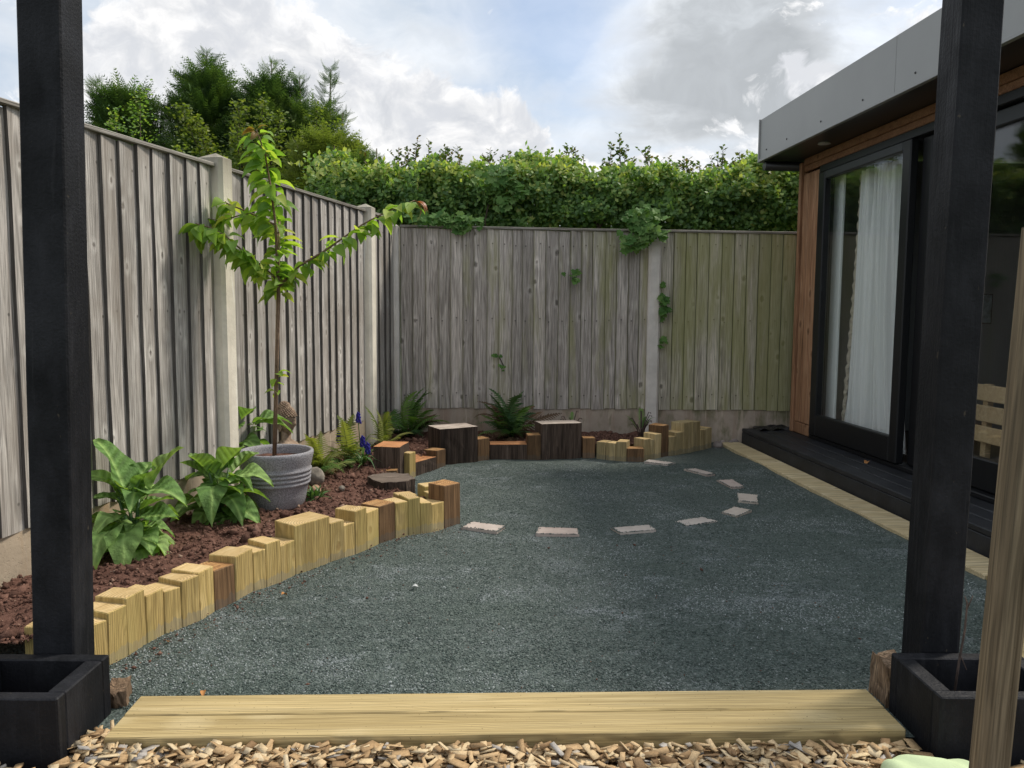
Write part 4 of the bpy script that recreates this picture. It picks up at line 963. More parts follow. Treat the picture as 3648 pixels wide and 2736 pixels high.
for a,f in ((( .6,.1,.5),.9),((-.7,.1,.15),.9)): inst('leaf',clr[0],ct,orient(Vector(BR['trunk'][-1])-B0,a,.2,s=.75))
for a in ((.8,0,-.5),(.9,-.1,-.35),(.6,.2,-.8)): inst('leaf',clr[0],ct,orient(Vector(BR['rb'][-1])-B0,a,.2,s=1.1))
sk=Vector((-1.108,3.735,.62))
for i in range(12):
    az=rr.uniform(0,6.28); zz_=sk.z+rr.uniform(-.05,.085)
    inst('leaf',rr.choice(cl_),ct,orient(Vector((sk.x,sk.y,zz_))-B0,(math.cos(az),math.sin(az),rr.uniform(-.5,.5)),rr.uniform(-.5,.5),s=rr.uniform(.4,.68)))
b=bmesh.new(); tube(b,[(0,0,-.05),(.052,0,1.106)],[.007,.0065],8)
cn=thing('cane','thin wooden support cane tied beside the cherry trunk','cane',(-1.137,3.765,.30))
obm('stick',b,M['cane'],cn)
for z in (.78,1.05):
    b=bmesh.new(); bmesh.ops.create_cone(b,cap_ends=False,segments=10,radius1=.0165,radius2=.0165,depth=.006,matrix=Matrix.Translation((.04*z/1.0+.004,-.012,z))); obm('tie',b,M['bark'],cn)

# broad-leaved plants
comf=[leafmesh('leaf',M['comfrey'],.235,.130,12,4,.25,dr,fo,petiole=.14,wave=.013,seed=20+i,shape=lambda s:(math.sin(math.pi*s**.82)**.78)) for i,(dr,fo) in enumerate(((.35,.22),(.75,.18),(1.15,.12),(1.5,.15),(.15,.35)))]
def broad(lab,loc,n,spread,hgt,seed,slo=.7,shi=1.15,extra=()):
    root=thing('broad_leaved_plant',lab,'plant',loc,0,'broad-leaved plants along the left fence'); rr=random.Random(seed)
    b=bmesh.new(); stems=[]
    for k in range(3):
        az=rr.uniform(0,6.28); q=[Vector((0,0,-.02)),Vector((math.cos(az)*.02,math.sin(az)*.02,hgt*.3)),Vector((math.cos(az)*.05*spread,math.sin(az)*.05*spread,hgt*.62))]
        tube(b,q,[.009,.008,.005],6); stems.append(q)
    obm('stem',b,M['strap'],root)
    for i in range(n):
        f=i/n; q=stems[i%3]; h=f**1.1; p,_=path_at(q,h)
        az=i*2.399+rr.uniform(-.4,.4); el=-.12+1.0*f**1.6+rr.uniform(-.15,.2)
        a=(math.cos(az)*math.cos(el),math.sin(az)*math.cos(el),math.sin(el))
        k=2 if f<.25 else (1 if f<.55 else (0 if f<.8 else 4))
        if rr.random()<.3: k=rr.choice((1,2,3))
        inst('leaf',comf[k],root,orient(p,a,rr.uniform(-.35,.35),s=rr.uniform(slo,shi)*(1-.25*f)*spread))
    for p,a,s,k in extra: inst('leaf',comf[k],root,orient(Vector(p),a,0.1,s=s))
    return root
broad('big light green broad-leaved plant nearest the left black post',(-1.42,2.94,.085),42,.98,.34,3,extra=[((.0,0,.22),(.85,-.3,.25),1.05,1),((-.02,0,.2),(-.35,.1,.95),1.1,0),((.05,0,.2),(.4,.1,.9),1.0,0),((0,-.03,.1),(.25,-.9,.1),1.0,3),((-.02,-.03,.1),(-.15,-.9,.15),1.05,3),((-.02,-.02,.08),(-.5,-.6,.0),.9,2)])
broad('broad-leaved plant against the left side of the grey pot',(-1.275,3.43,.085),42,.98,.34,7,extra=[((.03,-.02,.18),(.93,-.25,.28),1.0,1),((.0,-.02,.12),(.7,-.6,.0),.9,2),((.0,-.02,.15),(.15,-.9,.2),1.0,3)])
broad('smaller broad-leaved plant behind the grey pot by the concrete post',(-1.37,4.03,.15),28,1.05,.46,12,extra=[((.03,0,.26),(.9,.1,.15),.95,1),((.02,0,.26),(.75,.1,.3),.95,1),((-.04,0,.25),(-.6,0,.75),.8,0)])

# ferns
def frondmesh(name,mat,Ln,W,npin=17,arch=1.0,seed=0):
    rr=random.Random(seed); bm=bmesh.new(); pts=[]
    for i in range(13):
        s=i/12; x=Ln*(s-.18*arch*s*s); z=Ln*.55*arch*(s*(1-s)*1.3)
        pts.append(Vector((x,0,z)))
    tube(bm,pts,[.0022*(1-.75*i/12) for i in range(13)],4)
    for k in range(npin):
        s=.14+.85*k/(npin-1); p,d=path_at(pts,s)
        wl=W*.5*(math.sin(math.pi*(s**.72))**.85+.03)*rr.uniform(.9,1.08)
        for sgn in (-1,1):
            dirp=(Vector((.38,sgn,0)).normalized()*1.0+Vector((0,0,-.18+rr.uniform(-.1,.1)))).normalized()
            side=dirp.cross(Vector((0,0,1))).normalized(); up_=Vector((0,0,.012))
            nseg=4; prev=None; wb=W*.055
            for q in range(nseg+1):
                f=q/nseg; c=p+dirp*wl*f-Vector((0,0,.12*wl*f*f)); ww=wb*(1-f*.85)*(1.25 if q%2 else .8)
                cur_=(bm.verts.new(c+side*ww),bm.verts.new(c-side*ww))
                if prev: bm.faces.new((prev[0],prev[1],cur_[1],cur_[0]))
                prev=cur_
    me=bpy.data.meshes.new(name); bm.to_mesh(me); bm.free(); me.materials.append(mat); return me
FR={k:[frondmesh('frond',M[k],.40,.16,18,a,i) for i,a in enumerate((.55,.9,1.25))] for k in ('fern','fern_yellow','fern_dark','fern_brown')}
def fern(lab,loc,specs,seed):
    root=thing('fern',lab,'fern',loc,0,'ferns in the planting bed'); rr=random.Random(seed)
    for kd,n,elo,ehi,slo,shi,az0,az1 in specs:
        for i in range(n):
            az=az0+(az1-az0)*(i+rr.uniform(.1,.9))/n; el=rr.uniform(elo,ehi)
            a=(math.cos(az)*math.cos(el),math.sin(az)*math.cos(el),math.sin(el))
            inst('frond',rr.choice(FR[kd]),root,orient((rr.uniform(-.03,.03),rr.uniform(-.03,.03),0),a,rr.uniform(-.3,.3),s=rr.uniform(slo,shi)))
    return root
fern('yellow-green fern just right of the grey pot',(-1.08,4.42,.085),[('fern_yellow',14,.1,.9,.42,.66,0,6.28),('fern_yellow',3,.9,1.3,.65,.8,0,6.28),('fern_brown',3,.0,.2,.5,.7,3.6,6.0),('fern',5,.0,.3,.5,.7,3.3,6.2)],1)
fern('pale yellow-green fern with upright fronds beside the bluebells',(-.99,4.72,.085),[('fern_yellow',12,.1,.8,.42,.62,0,6.28),('fern_yellow',3,1.0,1.35,.75,.9,0,6.28),('fern',6,.0,.3,.5,.7,3.3,6.2)],2)
fern('bright yellow fern by the second concrete post, right of the bluebells',(-.86,5.33,.085),[('fern_yellow',9,.1,.7,.42,.65,0,6.28),('fern_yellow',4,1.0,1.4,.7,.9,0,6.28)],3)
fern('mid green fern at the corner post behind the biggest stump',(-.74,5.80,.085),[('fern',12,.2,1.0,.75,1.05,0,6.28),('fern',4,.95,1.3,1.0,1.2,-.6,.9),('fern_dark',6,.0,.4,.6,.8,3.2,6.2),('fern_brown',4,.2,.7,.6,.85,-.5,.9)],4)
fern('large dark fern with brown old fronds against the back fence',(-.01,5.72,.085),[('fern_dark',12,.15,1.0,.75,.95,0,6.28),('fern',10,.45,.95,.75,.95,-.9,4.0),('fern_dark',4,1.0,1.4,.95,1.15,0,6.28),('fern_brown',8,.25,.8,.85,1.1,-.2,3.4),('fern',5,-.05,.3,.6,.8,3.2,6.2),('fern_brown',5,-.05,.25,.6,.85,3.2,6.2)],5)
def crown(lab,loc,n,seed,leafy):
    root=thing('bare_fern_crown',lab,'fern crown',loc,0,'bare fern crowns by the back fence'); rr=random.Random(seed)
    for i in range(n):
        az=rr.uniform(0,6.28); L_=rr.uniform(.10,.20); o_=Vector((math.cos(az),math.sin(az)*.6,0))
        b=bmesh.new(); pts=[Vector((0,0,-.03))+o_*.01,o_*.03+Vector((0,0,L_*.6)),o_*.065+Vector((0,0,L_)),o_*.085+Vector((0,0,L_*.98)),o_*.085+Vector((0,0,L_*.93))]
        tube(b,pts,[.004,.0035,.003,.003,.002],5); obm('stem',b,M['twig'],root)
        if i<leafy: inst('leaf',rr.choice(FR['fern']),root,orient(pts[1],(o_.x,o_.y,.9),0,s=.32))
    return root
crown('cluster of bare brown fern stems behind the black cracked stump',(.43,5.70,.085),9,3,1)
crown('sprouting brown fern stems left of the back concrete post',(.94,5.75,.075),14,8,7)
# bluebells and strap leaves
strapm=[leafmesh('leaf',M['strap'],.20,.013,7,1,.25,dr,.2,petiole=0,seed=i,shape=lambda s:min(1,(1-s)*2.2)) for i,dr in enumerate((.5,1.1,1.7))]
strapw=[leafmesh('leaf',M['strap'],.11,.018,6,1,.25,dr,.2,petiole=0,seed=i,shape=lambda s:min(1,(1-s)*2.0)) for i,dr in enumerate((.4,.9))]
def bluebell(lab,loc,nl,stems,seed):
    root=thing('bluebell',lab,'flower',loc,0,'bluebells among the ferns'); rr=random.Random(seed)
    for i in range(nl):
        az=rr.uniform(0,6.28); el=rr.uniform(.3,1.2); inst('leaf',rr.choice(strapm),root,orient((rr.uniform(-.02,.02),rr.uniform(-.02,.02),0),(math.cos(az)*math.cos(el),math.sin(az)*math.cos(el),math.sin(el)),0,s=rr.uniform(.7,1.1)))
    for sx,sh_ in stems:
        b=bmesh.new(); tube(b,[(sx*.3,0,0),(sx*.8,0,sh_*.6),(sx,0,sh_)],.003,5); obm('stem',b,M['strap'],root)
        b=bmesh.new()
        for q in range(16):
            a=q*2.4; zz_=sh_-.062+.062*q/15; r_=.014*(1-.5*q/15)
            bmesh.ops.create_cone(b,cap_ends=True,segments=6,radius1=.0085,radius2=.003,depth=.016,matrix=Matrix.Translation((sx+r_*math.cos(a),r_*math.sin(a),zz_))@Matrix.Rotation(.6,4,'X'))
        obm('flower_head',b,M['blue'],root)
bluebell('bluebell with one tall blue spike against the concrete board',(-.96,5.05,.085),6,[(-.02,.26)],1)
bluebell('pair of bluebell spikes leaning left of the orange-topped sleeper',(-1.0,4.82,.085),9,[(-.02,.20),(-.055,.17)],2)
bluebell('low bluebell clump with arching leaves touching the orange-topped sleeper',(-.88,4.66,.085),26,[(.0,.17),(.03,.13)],3)
root=thing('strap_leaved_plant','small strappy green plant at the right foot of the grey pot','plant',(-.945,3.78,.085)); rr=random.Random(2)
for i in range(26):
    az=rr.uniform(0,6.28); el=rr.uniform(.2,1.2); inst('leaf',rr.choice(strapw),root,orient((rr.uniform(-.025,.025),rr.uniform(-.025,.025),0),(math.cos(az)*math.cos(el),math.sin(az)*math.cos(el),math.sin(el)),0,s=rr.uniform(.7,1.1)))

# ------------------------------------------------------------------ statue and stones
stt=thing('stone_head_statue','weathered stone head statue with curled hair looking right, behind the grey pot','statue',(-1.222,4.28,.06),R(-25))
b=bmesh.new(); bmesh.ops.create_uvsphere(b,u_segments=40,v_segments=28,radius=1)
def gs(x,c,s): return math.exp(-((x-c)/s)**2)
for v_ in b.verts:     # face looks along +x
    x,y,z=v_.co; X=x*.060*(1.0 if x<0 else .97); Y=y*.050; Z=z*.078
    if z<-.1: s_=1-.30*(-z-.1); X*=s_; Y*=s_*.96
    if x>.2:
        X+=.017*gs(y,0,.17)*gs(z,-.18,.22)*x+.008*gs(y,0,.3)*gs(z,.20,.10)*x+.007*gs(y,0,.28)*gs(z,-.56,.08)+.006*gs(y,0,.28)*gs(z,-.70,.07)+.012*gs(y,0,.35)*gs(z,-.92,.16)
        X-=.008*(gs(y,.36,.17)+gs(y,-.36,.17))*gs(z,.04,.11)+.005*gs(y,0,.35)*gs(z,-.63,.04)
        X+=.004*(gs(y,.36,.12)+gs(y,-.36,.12))*gs(z,.02,.06)
    v_.co=(X,Y,Z+.335)
obm('head',b,M['statue'],stt,smooth=True)
V,F_=ico(1,0,1); pts=[]
for i in range(420):
    zf=1-2*(i+.5)/420; a=i*2.39996; r_=math.sqrt(1-zf*zf); x,y=r_*math.cos(a),r_*math.sin(a)
    if zf>(.30 if x>.15 else -.45): pts.append((x*.0625,y*.0525,zf*.0805+.337))
for i in range(60):
    zf=1-(i+.5)/60; a=i*2.39996; r_=math.sqrt(1-zf*zf); pts.append((r_*.030*math.cos(a)-.008,r_*.030*math.sin(a),zf*.034+.405))
pts=np.array(pts); N=len(pts); o=swarm('hair',V,F_,frames(runit(N),runit(N)),pts,np.full(N,.0072),rng.uniform(0,1,N),M['statue'],stt,True)
for s in (-1,1):
    b=bmesh.new(); bmesh.ops.create_uvsphere(b,u_segments=12,v_segments=8,radius=1,matrix=Matrix.Translation((.0,s*.050,.315))@Matrix.Diagonal((.012,.006,.034,1))); obm('ear',b,M['statue'],stt,smooth=True)
b=bmesh.new(); lathe(b,[(.0,0),(.10,0),(.115,.06),(.125,.13),(.115,.18),(.07,.215),(.034,.235),(.032,.30)],32); 
for v_ in b.verts: v_.co.x*=.62
obm('bust',b,M['statue'],stt)
def rock(lab,loc,s,mat,seed,name='stone',cat='stone',group=None):
    b=bmesh.new(); bmesh.ops.create_icosphere(b,subdivisions=3,radius=1)
    for v_ in b.verts:
        q=1+.18*mn.noise(v_.co*1.4+Vector((seed,0,0)))+.05*mn.noise(v_.co*5); v_.co=Vector((v_.co.x*s[0]*q,v_.co.y*s[1]*q,v_.co.z*s[2]*q))
    return tag(obm(name,b,mat,None,loc,(0,0,seed*1.3),smooth=True),lab,cat,group)
rock('round grey stone ball behind the right edge of the pot',(-.99,3.96,.16),(.050,.048,.052),M['stone'],2)
rock('small brown stone under the round stone ball beside the pot',(-.975,3.90,.10),(.032,.03,.03),M['brick'],4)
rock('orange-brown stone under the leaves beside the left black post',(-1.55,2.96,.095),(.05,.035,.035),M['brick'],6)
for i,(x,y,s) in enumerate([(1.53,5.86,.04),(1.60,6.0,.022),(1.66,5.99,.02),(1.70,6.02,.03),(1.57,5.92,.018)]):
    rock(['largest rubble lump between the last timber and the deck','small rubble piece under the mossy concrete board','grey rubble pebble beside the far kerb end','rubble lump touching the deck corner','tiny rubble piece behind the kerb end'][i],(x,y,.012),(s,s*.8,s*.7),M['rubble'],i+9,'rubble','rubble','rubble at the far end of the kerb')
# soil lumps that stand out
for i,(x,y,s,lab) in enumerate([(-1.0,3.46,.024,'large soil lump in front of the grey pot'),(-.86,3.98,.020,'pale stone on the soil left of the dark stump')]):
    rock(lab,(x,y,.095),(s,s*.8,s*.8),M['stone'] if i else M['soil'],i+20,'soil_lump' if not i else 'stone','clod' if not i else 'stone')
# litter
def flake(lab,loc,s,mat,seed,name='dead_leaf',cat='leaf'):
    me=leafmesh(name,mat,s,s*.6,5,2,.3,.8,.3,petiole=.1,seed=seed); o=inst(name,me,None,Matrix.Translation(loc)@Matrix.Rotation(seed,4,'Z')); tag(o,lab,cat)
flake('white fleck of litter in the middle of the gravel',(-.33,2.79,.008),.035,M['white_chip'],3,'litter_fleck','litter')
flake('curled brown dead leaf on the gravel near the front edging',(-.80,2.70,.008),.03,M['litter'],1)
flake('small brown dead leaf at the foot of the pale timbers',(-1.02,2.30,.008),.022,M['litter'],2)
flake('brown dead leaf on the gravel behind the left end of the step',(-.80,2.00,.008),.024,M['litter'],5)
flake('yellow dead leaf on the black deck by the door',(2.09,4.62,.13),.05,M['litter'],4)

N=420; e_=np.array(NEAR); k_=rng.integers(1,len(e_)-1,N); bx_=e_[k_,0]+np.abs(rng.normal(0,.07,N))+.01; by_=e_[k_,1]+rng.uniform(-.05,.05,N)-np.abs(rng.normal(0,.03,N))
bx_[300:]=rng.uniform(-.9,1.2,120); by_[300:]=rng.uniform(1.97,3.4,120)
o=swarm('stray_crumbs',OCT,OF,frames(runit(N)*np.array([1,1,.3]),runit(N)+np.array([0,0,1.2])),np.stack([bx_,by_,np.full(N,.006)],1),np.where(rng.uniform(0,1,N)>.9,rng.uniform(.006,.011,N),rng.uniform(.002,.005,N)),rng.uniform(.1,1,N),M['clod']); tag(o,'stray crumbs of soil and bark scattered over the gravel','debris',None,'stuff')
# ------------------------------------------------------------------ ivy
ivm=[]
for q in range(3):
    b=bmesh.new(); lob=[(0,0),(-.10,.28),(.12,.40),(.30,.62),(.42,.34),(.72,.36),(.70,.16),(1.05,0)]
    up_=[b.verts.new((x*.058,y*.058,.010*abs(y)+.004*math.sin(x*6+q))) for x,y in lob]; dn=[b.verts.new((x*.058,-y*.058,.010*abs(y)+.004*math.cos(x*6+q))) for x,y in lob[1:-1]]
    cen=b.verts.new((.026,0,0.0))
    ring=up_+dn[::-1]
    for i in range(len(ring)): b.faces.new((cen,ring[i],ring[(i+1)%len(ring)]))
    bmesh.ops.recalc_face_normals(b,faces=b.faces)
    for f in b.faces:
        if f.normal.z<0: f.normal_flip()
    me=bpy.data.meshes.new('leaf'); b.to_mesh(me); b.free(); me.materials.append(M['ivy']); ivm.append(me)
def ivy(lab,loc,blobs,seed,slo=.8,shi=1.35):
    root=thing('ivy',lab,'ivy',loc,0,'ivy on the back fence and hedge'); rr=random.Random(seed)
    b=bmesh.new(); pts=[Vector((bx,by,bz)) for bx,by,bz,_,_,_,_ in blobs]
    if len(pts)==1: pts=[pts[0]+Vector((0,.03,-.05)),pts[0]+Vector((.0,.02,.05))]
    tube(b,[p+Vector((0,.025,0)) for p in pts],.004,5); obm('stem',b,M['branch'],root)
    for bx,by,bz,rx,ry,rz_,n in blobs:
        for i in range(n):
            p=Vector((bx+rr.gauss(0,rx*.55),by+rr.uniform(-ry,ry*.3),bz+rr.gauss(0,rz_*.55)))
            a=Vector((rr.uniform(-1,1),-.45+rr.uniform(-.3,.3),-.35+rr.uniform(-.8,.5))).normalized()
            inst('leaf',rr.choice(ivm),root,orient(p,a,rr.uniform(-.5,.5),up=(rr.uniform(-.4,.4),-1,.9),s=rr.uniform(slo,shi)))
    return root
ivy('bright ivy patch growing over the top of the hedge in its middle',(-.10,6.25,1.95),[(0,.02,.06,.13,.06,.09,44),(.12,0,-.04,.10,.05,.06,18),(.02,0,-.13,.06,.04,.05,10)],1)
ivy('ivy tumbling over the back fence cap beside the cherry branch',(-.52,6.06,1.68),[(0,0,0,.20,.05,.04,52),(.13,-.02,-.05,.09,.03,.04,18)],2)
ivy('large ivy clump hanging over the grey concrete post',(.96,6.02,1.62),[(-.02,-.02,.06,.13,.05,.07,56),(.03,-.05,-.03,.11,.05,.07,54),(-.08,-.04,-.11,.08,.04,.05,30)],3)
ivy('small ivy sprig poking through the wide back fence panel',(.468,6.02,1.26),[(0,0,0,.05,.03,.05,13)],4,.6,1)
ivy('dark ivy sprig at the fence joint right of the grey concrete post',(1.125,6.02,1.06),[(0,0,.04,.03,.03,.07,16),(.02,0,-.06,.04,.03,.03,7)],5,.7,1.1)
ivy('tiny low ivy sprig at the fence joint right of the grey concrete post',(1.128,6.02,.77),[(0,0,0,.02,.02,.04,8)],6,.5,.85)
ivy('tiny ivy sprig low on the wide back fence panel above the big fern',(-.10,6.02,.63),[(0,0,.02,.04,.02,.02,6),(.04,0,-.06,.03,.02,.03,4)],7,.4,.7)

# ------------------------------------------------------------------ hedge
hg=thing('hedge','clipped hawthorn hedge rising behind the back fence','hedge',(0,6.85,0))
def htop(x): return 2.11+.045*np.sin(x*3.1+1)+.04*np.sin(x*7.3)+.03*np.sin(x*17)+.05*np.clip((.1-x)/1.4,0,1)
N=80000
hx=rng.uniform(-1.75,3.6,N); hx=np.where((hx<-1.0)&(rng.uniform(0,1,N)>(hx+1.75)/.75),rng.uniform(-.9,3.5,N),hx); u=rng.uniform(0,1,N)
bulge=np.array([fbm(a,0,2.6,3) for a in hx])
zt=htop(hx)+.05*bulge
hz=1.50+(zt-1.50)*rng.uniform(0,1,N)**.85
lump=np.array([mn.noise(Vector((a*6,0,c_*6))) for a,c_ in zip(hx,hz)])
fy=6.42+.10*lump+.10*np.clip((hz-1.95)/.25,0,1)**2+.14*np.clip((1.75-hz)/.25,0,1)
hy=fy+.07+np.abs(rng.normal(0,.07,N))+(rng.uniform(0,1,N)>.70)*rng.uniform(0,.8,N)
top=rng.uniform(0,1,N)<.22
hz=np.where(top,zt+rng.normal(0,.03,N),hz); hy=np.where(top,rng.uniform(6.42,7.4,N),hy)
gap=(hz<1.63)&(hx>.10)&(hx<.92)&(rng.uniform(0,1,N)<.94); kb=(hz<1.72)&(~gap)&(rng.uniform(0,1,N)<.5); hy=np.where(kb,hy+rng.uniform(0,.5,N),hy)
k=~gap
hx,hy,hz,lump=hx[k],hy[k],hz[k],lump[k]; N=len(hx)
a_=runit(N); a_[:,2]*=.6; a_[:,1]-=.25; n_=runit(N)*.7; n_[:,1]-=.75; n_[:,2]+=.8
cl2=np.array([mn.noise(Vector((a*4+9,b*3,c_*5))) for a,b,c_ in zip(hx,hy,hz)])
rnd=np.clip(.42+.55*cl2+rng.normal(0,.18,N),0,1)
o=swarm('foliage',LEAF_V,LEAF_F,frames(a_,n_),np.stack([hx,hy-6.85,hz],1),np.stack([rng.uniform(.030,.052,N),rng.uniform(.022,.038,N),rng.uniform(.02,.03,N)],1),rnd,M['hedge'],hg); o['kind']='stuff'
N0=4300; qx=rng.uniform(-1.75,3.6,N0); qx=np.where((qx<-1.0)&(rng.uniform(0,1,N0)>(qx+1.75)/.75),rng.uniform(-.9,3.5,N0),qx); qz=1.58+(htop(qx)+.02-1.58)*rng.uniform(0,1,N0)**.8
ql=1.5*np.array([mn.noise(Vector((a*7,0,c_*7))) for a,c_ in zip(qx,qz)])
qy=6.40+.10*ql+.12*np.clip((qz-1.98)/.2,0,1)**2+.16*np.clip((1.74-qz)/.2,0,1)+rng.normal(0,.02,N0)
gp=(qz<1.66)&(qx>.08)&(qx<.95); qx,qy,qz,ql=qx[~gp],qy[~gp],qz[~gp],ql[~gp]; N0=len(qx); m_=7
hx=np.repeat(qx,m_)+rng.normal(0,.022,N0*m_); hy=np.repeat(qy,m_)+rng.normal(0,.018,N0*m_)-.02; hz=np.repeat(qz,m_)+rng.normal(0,.022,N0*m_); N=N0*m_
a_=runit(N); a_[:,1]=a_[:,1]*.5-.35; n_=runit(N)*.45; n_[:,1]-=.75; n_[:,2]+=.75
rnd=np.clip(.55+.45*np.repeat(rng.normal(0,.6,N0),m_)+.6*np.clip((hz-1.95)/.3,-.3,.5)+rng.normal(0,.12,N),0,1)  # sunlit top and cluster highlights painted into the leaf colour
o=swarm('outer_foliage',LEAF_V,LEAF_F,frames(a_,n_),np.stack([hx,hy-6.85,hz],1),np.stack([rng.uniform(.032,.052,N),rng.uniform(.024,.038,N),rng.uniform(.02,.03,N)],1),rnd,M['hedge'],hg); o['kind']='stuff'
# rough inner stems and trunks
b=bmesh.new(); rr=random.Random(5)
for i in range(60):
    x=rr.uniform(-1.3,3.5); y=rr.uniform(-.3,.35); pts=[Vector((x,y,0))]
    if .15<x<.85 and i%3: continue
    for s in range(5): pts.append(pts[-1]+Vector((rr.uniform(-.16,.16),rr.uniform(-.1,.1),.42)))
    tube(b,pts,[.022,.02,.016,.012,.008,.004],5)
tube(b,[Vector((.66,-.40,1.45)),Vector((.68,-.42,1.66)),Vector((.76,-.43,1.78)),Vector((.80,-.4,1.90))],[.022,.018,.012,.006],6)
tube(b,[Vector((.68,-.42,1.66)),Vector((.60,-.40,1.80))],[.014,.006],6)
o=obm('branches',b,M['branch'],hg); o['kind']='stuff'
# shoots
def shoots(specs,rr,mat,name,lsize=.040,nleaf=19):
    b=bmesh.new(); LP_=[];LA=[]
    for x,y,z0,z1,lean in specs:
        pts=[Vector((x-lean*.6,y,z0)),Vector((x-lean*.25,y+rr.uniform(-.03,.03),z0+(z1-z0)*.5)),Vector((x,y,z1))]
        tube(b,pts,[.006,.004,.0015],4)
        n=int(nleaf*(z1-z0)/.2)
        for i in range(n):
            p,d=path_at(pts,(i+.5)/n); az=rr.uniform(0,6.28); LP_.append(p); LA.append(Vector((math.cos(az),math.sin(az),.5)))
        if rr.random()<.8 and z1-z0>.12:
            p,d=path_at(pts,.55); q=p+Vector((rr.choice((-1,1))*rr.uniform(.05,.10),rr.uniform(-.03,.03),rr.uniform(.04,.11)))
            tube(b,[p,q],[.003,.0012],4)
            for i in range(6): LP_.append(p.lerp(q,(i+1)/6)); az=rr.uniform(0,6.28); LA.append(Vector((math.cos(az),math.sin(az),.5)))
    st_=obm('shoots',b,M['branch'],hg); st_['kind']='stuff'
    P=np.array([tuple(p) for p in LP_]); A2=np.array([tuple(a) for a in LA]); N=len(P)
    o=swarm(name,LEAF_V,LEAF_F,frames(A2,runit(N)+np.array([0,0,.8])),P,np.stack([rng.uniform(.7,1.2,N)*lsize,rng.uniform(.7,1.1,N)*lsize*.7,np.full(N,.03)],1),rng.uniform(0,1,N),mat,hg); o['kind']='stuff'
rr=random.Random(9)
sp=[(-.946,2.318),(-.774,2.393),(-.68,2.356),(-.62,2.33),(-.566,2.283),(-.85,2.30),(-.262,2.285),(.08,2.231),(.14,2.26),(.307,2.325),(.22,2.25),(.44,2.353),(.497,2.308),(.40,2.29),(.726,2.235),(.856,2.432),(.80,2.36),(.92,2.34),(1.0,2.28),(1.104,2.337),(1.06,2.31),(1.16,2.28),(1.335,2.22),(1.43,2.25),(1.869,2.20),(1.6,2.19),(2.0,2.20),(2.249,2.20),(2.1,2.21)]
specs=[(x,rr.uniform(-.30,.05),2.08,z,rr.uniform(-.08,.08)) for x,z in sp]
specs[22]=(1.40,-.1,2.10,2.23,.22); specs[23]=(1.46,-.1,2.10,2.26,.28)
specs+=[(rr.uniform(-1.3,3.4),rr.uniform(-.35,.5),2.03,2.14+rr.random()**1.6*.20,rr.uniform(-.08,.08)) for i in range(150)]
shoots(specs,rr,M['shoot'],'shoot_leaves')

# ------------------------------------------------------------------ conifers and shrubs beyond the left fence
def spray_template():
    V=[];F_=[]
    def tri(a,b_,c_):
        i=len(V); V.extend((a,b_,c_)); F_.append((i,i+1,i+2))
    zf=lambda s: -.10*math.sin(s*2.6)+.20*s*s
    tri((0,-.010,0),(1,0,zf(1)),(0,.010,0))
    for k in range(11):
        s=.08+.86*k/10; L_=.36*(1-s*.80)
        for sg in (-1,1):
            b=Vector((s,0,zf(s))); d=Vector((.72,sg*.66,.10)); tip=b+d*L_
            sd=Vector((.66,-sg*.72,0))*.016
            tri(tuple(b-sd),tuple(tip),tuple(b+sd))
            if k<9:
                for q in (.38,.66):
                    m_=b+d*L_*q
                    for s2 in (-1,1):
                        d2=(Vector((.95,sg*.15,.05)) if s2>0 else Vector((.35,sg*.95,.05))); sd2=Vector((-d2.y,d2.x,0))*.010
                        t2=m_+d2*L_*(.42 if q<.5 else .30); tri(tuple(m_-sd2),tuple(t2),tuple(m_+sd2))
    return V,F_
SV,SF=spray_template()
